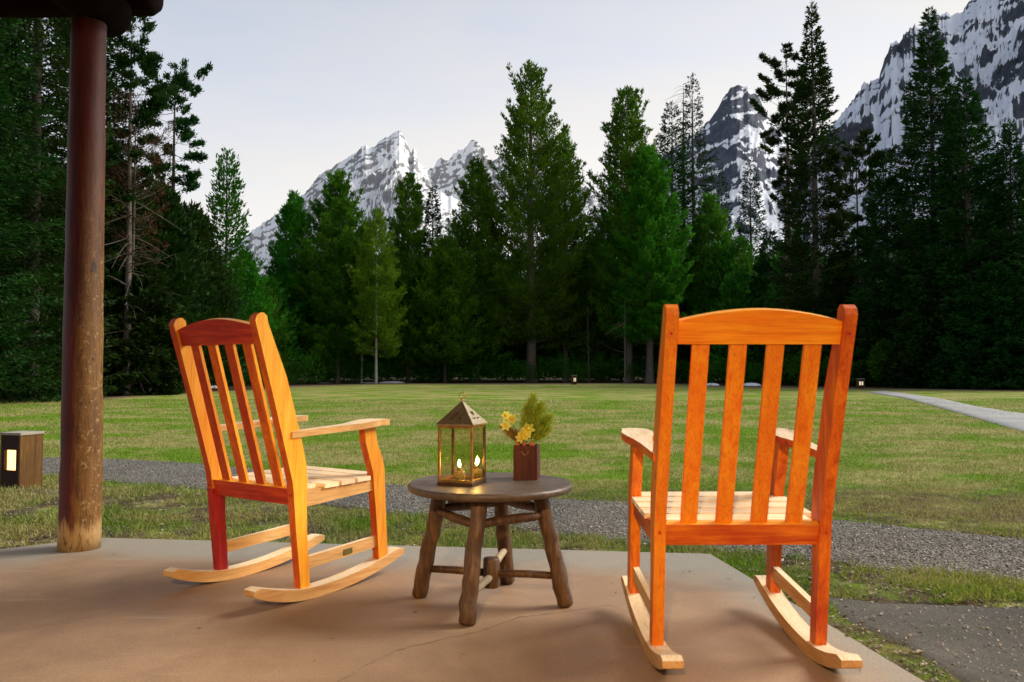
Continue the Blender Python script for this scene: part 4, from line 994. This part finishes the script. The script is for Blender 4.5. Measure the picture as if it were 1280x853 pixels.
def mountain(name, ridge, Y0, Yb, mat, seed, amp, na, nr, diag=0., snowbias=0., treeline=None, back=1.25, sp_scale=1.0, lg_=1.0, cap=.1, jg=1.0):
    U = np.array([r[0] for r in ridge], float); Vv = np.array([r[1] for r in ridge], float)
    u = np.linspace(U[0], U[-1], na); v = np.interp(u, U, Vv)
    a = (u - 640) / F
    el = np.array([(ray(uu, vv).z / ray(uu, vv).y) for uu, vv in zip(u, v)]); aw = np.array([(ray(uu, vv).x / ray(uu, vv).y) for uu, vv in zip(u, v)])
    jag = fbm(u * .09 * sp_scale, u * 0 + seed, 5, seed, .62) * .0035 * jg
    el = el + jag
    Rh = el * Y0 + CH
    t = np.concatenate([np.linspace(0, 1, nr) ** .9, np.linspace(1, 0, 14)[1:]])
    yy = np.concatenate([Yb + (Y0 - Yb) * np.linspace(0, 1, nr) ** .9, np.linspace(Y0, Y0 * back, 14)[1:]])
    Tt, A = np.meshgrid(t, aw, indexing='ij'); Yy, _ = np.meshgrid(yy, aw, indexing='ij')
    Rr = np.broadcast_to(Rh, Tt.shape)
    X = A * Yy
    sc_ = 1 / 700.0 * sp_scale
    frn = (np.arange(len(t)) < nr)[:, None]
    warp = fbm(X * sc_ * .7, Yy * sc_ * .7, 3, seed + 40) * .6
    rg_ = ridged((X + diag * Yy) * sc_ + warp, Yy * sc_ * .85 + warp, 6, seed, .58)
    fine = ridged((X + diag * Yy) * sc_ * 3.6 + warp, (Yy - diag * X) * sc_ * 4.4, 5, seed + 9, .62)
    # blocky rock steps along the fall line
    shape = Tt ** 1.25 * Rr
    fade = np.minimum(1, (1 - Tt) * 3.2 + .0) * np.minimum(1, Tt * 3)
    Z = shape + fade * ((rg_ - .9) * amp + (fine - .9) * amp * .42)
    stp = np.sin((Z + 60 * fbm(X * sc_ * 2, Yy * sc_ * 2, 4, seed + 3)) / (amp * .55)) * amp * .10 * fade
    Z = Z + stp
    # never rise above the ridge as seen from the meadow
    lim = (Rh[None] / Y0) * Yy * (.997 - .02 * (1 - Tt)); Z = np.where(frn, np.minimum(Z, lim), Z)
    dZy, dZa = np.gradient(Z); dY = np.gradient(Yy, axis=0); dX = np.gradient(X, axis=1)
    gx = dZa / dX; gy = (dZy - 0) / np.where(np.abs(dY) < 1, 1, dY); slope = np.sqrt(gx ** 2 + gy ** 2)
    med = np.median(slope[frn[:, 0]])
    gully = (.9 - rg_)
    sn_ = .5 + (med - slope) * .30 / med + gully * .22 + (.9 - fine) * .28 + fbm(X * sc_ * 3, Yy * sc_ * 3, 4, seed + 60) * .5 - np.clip(gx, -1.5, 1.5) * .12 * (1 if diag >= 0 else -1) + snowbias
    sn_ = sn_ + 1.35 * fbm((X + Z * lg_ * .8) * sc_ * 4.2, (Z * 1.6 - X * lg_ * .7) * sc_ * 6.5, 6, seed + 80, .6)
    sn_ = sn_ - .2 * sstep(Tt, .75, 1.0) - cap * sstep(Tt, .62, .8)
    wd = np.zeros_like(Z)
    if treeline is not None: wd = .62 * (1 - sstep(Z / (treeline * Y0 + 1) + .35 * fbm(X * sc_ * 1.5, Yy * sc_ * 1.5, 4, seed + 70), .55, 1.1))
    low_ = 1 - sstep(Z / Yy, .03, .09); sn_ = sn_ - 1.2 * low_; wd = np.maximum(wd, .8 * low_)
    V = np.stack([X, Yy, Z + 0], -1)
    i_ = np.arange(Z.size).reshape(Z.shape); Fq = np.stack([i_[:-1, :-1], i_[:-1, 1:], i_[1:, 1:], i_[1:, :-1]], -1).reshape(-1, 4)
    me = np_mesh(name, V.reshape(-1, 3), Fq, False)
    for nm, arr in (('snow', sn_), ('wood', wd)):
        a_ = me.attributes.new(nm, 'FLOAT', 'POINT'); a_.data.foreach_set('value', arr.ravel().astype(np.float32))
    tag(link(name, me, None, [mat]), kind='structure')
    return X, Yy, Z, Tt, nr
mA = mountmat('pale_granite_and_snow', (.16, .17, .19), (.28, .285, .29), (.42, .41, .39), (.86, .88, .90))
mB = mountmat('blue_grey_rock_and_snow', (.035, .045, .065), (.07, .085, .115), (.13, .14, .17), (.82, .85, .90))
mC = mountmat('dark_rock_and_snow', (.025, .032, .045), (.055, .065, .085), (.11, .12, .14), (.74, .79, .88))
RA = [(120, 370), (220, 335), (300, 300), (318, 286), (345, 268), (372, 249), (384, 238), (400, 217), (410, 212), (422, 204), (432, 198), (445, 190), (452, 183), (458, 180), (461, 184), (468, 183), (478, 173), (486, 170), (494, 163), (500, 163), (505, 171), (511, 184), (514, 190), (517, 184), (520, 189), (523, 203), (530, 208), (535, 215), (540, 235), (600, 262), (700, 290), (800, 320)]
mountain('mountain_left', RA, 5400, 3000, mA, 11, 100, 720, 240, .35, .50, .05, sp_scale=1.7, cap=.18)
RB = [(380, 330), (470, 270), (520, 238), (536, 212), (541, 209), (546, 202), (551, 196), (556, 198), (561, 200), (567, 192), (575, 187), (583, 183), (588, 176), (593, 174), (599, 178), (604, 184), (611, 197), (617, 200), (624, 196), (632, 194), (650, 208), (700, 228), (735, 234), (750, 246), (790, 262), (850, 280), (930, 310)]
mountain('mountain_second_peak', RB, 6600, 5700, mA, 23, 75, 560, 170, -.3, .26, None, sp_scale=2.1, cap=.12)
RC = [(700, 330), (780, 245), (840, 185), (870, 165), (880, 156), (888, 148), (896, 137), (904, 122), (912, 111), (920, 106), (927, 105), (935, 108), (941, 112), (946, 118), (952, 130), (956, 140), (966, 152), (990, 168), (1020, 185), (1060, 205), (1120, 250), (1250, 330)]
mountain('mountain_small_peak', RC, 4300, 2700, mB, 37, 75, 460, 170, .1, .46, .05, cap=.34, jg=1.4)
RD_ = [(980, 260), (1010, 195), (1030, 165), (1048, 147), (1058, 134), (1068, 121), (1079, 105), (1090, 100), (1098, 97), (1103, 82), (1108, 66), (1114, 56), (1120, 49), (1124, 53), (1130, 42), (1137, 35), (1144, 31), (1151, 34), (1156, 30), (1163, 20), (1172, 14), (1186, 17), (1195, 16), (1203, 14), (1211, 1), (1222, -10), (1240, -30), (1280, -70), (1340, -110), (1420, -130), (1600, -60), (1900, 60)]
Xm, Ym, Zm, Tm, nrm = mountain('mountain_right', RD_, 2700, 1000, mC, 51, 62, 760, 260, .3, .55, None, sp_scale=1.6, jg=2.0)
# scattered firs on the snow of the right mountain: beyond counting
tri, off, Fl = [], 0, []
rt = np.random.default_rng(9); cand = rt.integers(0, Xm.size, 9000); keep = 0
for ci in cand:
    r_, c_ = divmod(int(ci), Xm.shape[1])
    if r_ >= nrm - 2: continue
    x, y, z, t_ = Xm[r_, c_], Ym[r_, c_], Zm[r_, c_], Tm[r_, c_]
    u_ = 640 + 1000 * x / y
    if u_ > 1330 or t_ > .93: continue
    clump = pn(np.array([x / 160]), np.array([y / 160]), 88)[0]
    if rt.random() > (.12 + 1.3 * max(0, clump)) * (1.25 - t_) + (.35 if t_ < .4 else 0): continue
    hh = rt.uniform(7, 15); ww = hh * .16
    for k in range(3):
        a0 = k * 2.094; tri.append([(x + ww * math.cos(a0), y + ww * math.sin(a0), z - 1), (x + ww * math.cos(a0 + 2.094), y + ww * math.sin(a0 + 2.094), z - 1), (x, y, z + hh)]); Fl.append([off, off + 1, off + 2]); off += 3
tag(link('distant_firs', np_mesh('distant_firs', np.array(tri).reshape(-1, 3), np.array(Fl)), None, [simple('distant_fir_green', (.02, .03, .025), .9, bump=0)]), kind='stuff')

# ------------------------------------------------------------------ grass, litter, gravel stones, snow patches
def inpoly(x, y, poly):
    c = np.zeros(len(x), bool); n = len(poly); j = n - 1
    for i in range(n):
        xi, yi = poly[i]; xj, yj = poly[j]
        c ^= ((yi > y) != (yj > y)) & (x < (xj - xi) * (y - yi) / (yj - yi + 1e-12) + xi); j = i
    return c
slabP = [(a * 1.0, b) for a, b in SLAB]
def on_path(x, y, m=.03):
    yu = np.interp(x, GU[:, 0], GU[:, 1]); yl = np.interp(x, GL[:, 0], GL[:, 1])
    return (y < yu - m) & (y > yl + m)
def on_asphalt(x, y, m=.03):
    yt = np.interp(x, xs, top); xl = np.interp(-y, [-3.6, -3., -2.3, -.6, 2.6], [1.22, 1.36, 1.42, 1.62, 2.0])
    return (x > xl + m) & (y < yt - m)
fpU = np.array(upf[::-1]); fpL = np.array(lof[::-1])
def scatter(n, y0, y1, rg, pw=1.0):
    y = y0 * (y1 / y0) ** (rg.uniform(0, 1, n) ** pw); x = rg.uniform(-.72, .72, n) * (y + .6)
    return x, y
rg = np.random.default_rng(31)
x, y = scatter(460000, 3.3, 30, rg)
mg = .03 + .10 * np.clip(fbm(x * 3, y * 3, 3, 90) + .25, 0, 1)
ok = ~inpoly(x, y, slabP) & ~on_path(x, y, mg) & ~on_asphalt(x, y, mg)
nearz = (y < np.interp(x, GL[:, 0], GL[:, 1]) + .05)
clump = fbm(x * 1.6, y * 1.6, 4, 71) + .5 * fbm(x * 6, y * 6, 3, 72)
edge = np.abs(y - np.interp(x, GU[:, 0], GU[:, 1]))
pk = np.where(nearz, sstep(clump, -.32, .15), .35 + .65 * sstep(clump, -.3, .2))
ok &= rg.uniform(0, 1, len(x)) < pk
x, y, nearz, clump = x[ok], y[ok], nearz[ok], clump[ok]
n = len(x); z = gz(x, y) - .004
D = rg.normal(size=(n, 3)) * np.array([.5, .5, .2]) + np.array([0, 0, .8]); D /= np.linalg.norm(D, axis=1, keepdims=True)
dist = np.hypot(x, y)
Lh = np.where(nearz, rg.uniform(.018, .055, n) * (1 + .7 * np.clip(clump, 0, 1)), rg.uniform(.014, .042, n)) * (1 + .03 * dist)
V, Fq = kites(np.stack([x, y, z], -1), D, Lh, .0028 * (1 + dist * .13) * rg.uniform(.7, 1.3, n), rg)
gm_ = NT('grass_blades')
bigp = gm_.pos((.8, 1, 1)); bg_ = gm_.noise(bigp, .55, 5, .6, .4); md_ = gm_.noise(gm_.pos((.7, 1, 1)), 3.2, 6, .75)
gs_ = gm_.math('ADD', gm_.math('MULTIPLY', bg_, .6), gm_.math('MULTIPLY', md_, .4)); fn_ = gm_.noise(gm_.pos(), 45, 2, .6)
gr_ = gm_.ramp(fn_, [(.35, (.07, .17, .006)), (.65, (.23, .38, .02))]); st_ = gm_.ramp(fn_, [(.35, (.20, .17, .05)), (.65, (.50, .44, .20))])
c = gm_.mix(gm_.ramp(gs_, [(.45, .05), (.55, .85)]), gr_, st_)
gm_.col(c); gm_.set(Roughness=.7); gm_.b.inputs['Specular IOR Level'].default_value = .2
tl = gm_.n('ShaderNodeBsdfTranslucent'); gm_.l(c, tl.inputs[0]); x_ = gm_.n('ShaderNodeMixShader'); x_.inputs[0].default_value = .3
gm_.l(gm_.b.outputs[0], x_.inputs[1]); gm_.l(tl.outputs[0], x_.inputs[2]); gm_.l(x_.outputs[0], gm_.out.inputs[0])
tag(link('lawn_grass', np_mesh('lawn_grass', V, Fq), None, [gm_.m]), kind='stuff')
# pebbles on and beside the gravel path
def stones(name, x, y, r, mat, flat=.6, lift=0):
    n = len(x); z = gz(x, y) + lift
    base = np.array([(1, 0, 0), (-.5, .87, 0), (-.5, -.87, 0), (.1, .1, .9), (0, 0, -.5), (.55, .6, .45), (-.7, .1, .4)]) 
    oct_ = np.array([(1, 0, 0), (0, 1, 0), (-1, 0, 0), (0, -1, 0), (0, 0, 1), (0, 0, -1)], float)
    Fo = np.array([(0, 1, 4), (1, 2, 4), (2, 3, 4), (3, 0, 4), (1, 0, 5), (2, 1, 5), (3, 2, 5), (0, 3, 5)])
    a = rg.uniform(0, 6.28, n); ca, sa = np.cos(a), np.sin(a)
    sx, sy, sz = r * rg.uniform(.7, 1.3, n), r * rg.uniform(.5, 1, n), r * flat * rg.uniform(.6, 1.2, n)
    P = oct_[None] * np.stack([sx, sy, sz], -1)[:, None] + rg.normal(size=(n, 6, 3)) * (r * .18)[:, None, None]
    Q = np.stack([P[..., 0] * ca[:, None] - P[..., 1] * sa[:, None] + x[:, None], P[..., 0] * sa[:, None] + P[..., 1] * ca[:, None] + y[:, None], P[..., 2] + z[:, None]], -1)
    Fq = (Fo[None] + (np.arange(n) * 6)[:, None, None]).reshape(-1, 3)
    return tag(link(name, np_mesh(name, Q.reshape(-1, 3), Fq), None, [mat]), kind='stuff')
stn = NT('gravel_stones'); p = stn.pos(); vv = stn.vor(p, 60); bw = stn.n('ShaderNodeRGBToBW'); stn.l(vv, bw.inputs[0])
stn.col(stn.ramp(bw.outputs[0], [(.15, (.055, .05, .04)), (.5, (.165, .153, .125)), (.8, (.32, .30, .25)), (.95, (.6, .57, .49))])); stn.set(Roughness=.85)
x, y = scatter(70000, 3.6, 11, rg); k = on_path(x, y, -.02) & (rg.uniform(0, 1, len(x)) < .95)
x, y = x[k], y[k]; stones('gravel_stones', x, y, rg.uniform(.003, .009, len(x)) * (1 + .05 * y), stn.m, lift=.009)
x, y = scatter(34000, 2.0, 8, rg); k = ~inpoly(x, y, slabP) & ~on_path(x, y, .0) & (y < np.interp(x, GL[:, 0], GL[:, 1]) + .5) & (rg.uniform(0, 1, len(x)) < np.where(on_asphalt(x, y, 0), .7, .75))
x, y = x[k], y[k]; stones('loose_pebbles', x, y, rg.uniform(.003, .010, len(x)), stn.m, lift=.008)
# dead leaves and chips
lfm = leafmat('dry_leaf_litter', (.10, .06, .03), (.50, .40, .26), 25, .1)
x, y = scatter(15000, 2.8, 9, rg); k = ~inpoly(x, y, slabP) & ~on_path(x, y, .1) & (y < np.interp(x, GL[:, 0], GL[:, 1]) + .4) & (rg.uniform(0, 1, len(x)) < np.where(on_asphalt(x, y, 0), .06, .6))
x, y = x[k], y[k]; n = len(x); D = rg.normal(size=(n, 3)) * np.array([1, 1, .12]); D /= np.linalg.norm(D, axis=1, keepdims=True)
V, Fq = kites(np.stack([x, y, gz(x, y) + rg.uniform(.008, .02, n)], -1), D, rg.uniform(.012, .045, n), rg.uniform(.004, .015, n), rg, up=np.tile([0, 0, 1.], (n, 1)) + rg.normal(size=(n, 3)) * .3)
tag(link('fallen_leaves', np_mesh('fallen_leaves', V, Fq), None, [lfm]), kind='stuff')
x, y = scatter(260, 2.2, 4.6, rg); k = inpoly(x, y, slabP); x, y = x[k], y[k]; n = len(x)
near_edge = np.array([min(seg_d(a, b, SLAB[0], SLAB[1]), seg_d(a, b, SLAB[1], SLAB[2])) for a, b in zip(x, y)]); k = rg.uniform(0, 1, n) < np.where(near_edge < .25, .9, .22); x, y = x[k], y[k]; n = len(x)
D = rg.normal(size=(n, 3)) * np.array([1, 1, .1]); D /= np.linalg.norm(D, axis=1, keepdims=True)
V, Fq = kites(np.stack([x, y, rg.uniform(.002, .006, n)], -1), D, rg.uniform(.006, .022, n), rg.uniform(.002, .008, n), rg, up=np.tile([0, 0, 1.], (n, 1)) + rg.normal(size=(n, 3)) * .3)
tag(link('slab_litter', np_mesh('slab_litter', V, Fq), None, [simple('dark_dry_bits', (.16, .10, .05), .9, c2=(.04, .03, .02), bump=0)]), kind='stuff')
# tan litter blades further out where the grass is thin
sno = NT('old_snow'); sno.col(sno.ramp(sno.noise(sno.pos(), 3, 4), [(.3, (.62, .66, .72)), (.7, (.82, .84, .87))])); sno.set(Roughness=.6)
def snow(u, v, wpx, Y, hh):
    P = at_y(u, v, Y); bm = bmesh.new(); rx = wpx / F * Y / 2; ns = 26
    top_ = [bm.verts.new((P.x, Y, gzf(P.x, Y) + hh))]
    prev = None
    rings = []
    for j, (k, zz) in enumerate(((.45, .92), (.8, .6), (1., 0.))):
        ring = []
        for i in range(ns):
            a = 2 * math.pi * i / ns; q = k * (1 + .28 * float(pn(np.array([math.cos(a) * 1.6 + u]), np.array([math.sin(a) * 1.6 + j * .2]), 5)[0]) * 2)
            X_ = P.x + rx * q * math.cos(a); Y_ = Y + 1.1 * q * math.sin(a); ring.append(bm.verts.new((X_, Y_, gzf(X_, Y_) + hh * zz - (.03 if zz == 0 else 0))))
        rings.append(ring)
    for i in range(ns): bm.faces.new((top_[0], rings[0][i], rings[0][(i + 1) % ns]))
    for j in range(2):
        for i in range(ns): bm.faces.new((rings[j][i], rings[j + 1][i], rings[j + 1][(i + 1) % ns], rings[j][(i + 1) % ns]))
    return tag(link('snow_patch', fin(bm, 'snow_patch', True), None, [sno.m]), kind='stuff')
snow(490, 477, 32, 70, .16); snow(461, 477, 18, 70, .08); snow(408, 478, 22, 70, .06); snow(270, 482, 14, 52, .14)
snow(890, 483, 18, 60, .16); snow(939, 482, 20, 58, .2)

# ------------------------------------------------------------------ camera and output
cam = bpy.data.cameras.new('camera'); co = bpy.data.objects.new('camera', cam); COL.objects.link(co); sc.camera = co
co.location = (0, 0, CH); co.rotation_euler = (math.pi / 2 + PITCH, 0, 0)
cam.sensor_width = 36; cam.lens = 36 * F / 1280; cam.clip_start = .05; cam.clip_end = 30000
cam.dof.use_dof = True; cam.dof.focus_distance = 9; cam.dof.aperture_fstop = 6.3
sc.view_settings.view_transform = 'Standard'; sc.view_settings.look = 'None'; sc.view_settings.exposure = 1.25; sc.view_settings.gamma = 1
sc.render.engine = 'CYCLES'; sc.cycles.use_denoising = True; sc.cycles.max_bounces = 5; sc.cycles.diffuse_bounces = 3; sc.cycles.transmission_bounces = 4; sc.cycles.transparent_max_bounces = 10
sc.cycles.sample_clamp_indirect = 6; sc.cycles.caustics_reflective = False; sc.cycles.caustics_refractive = False
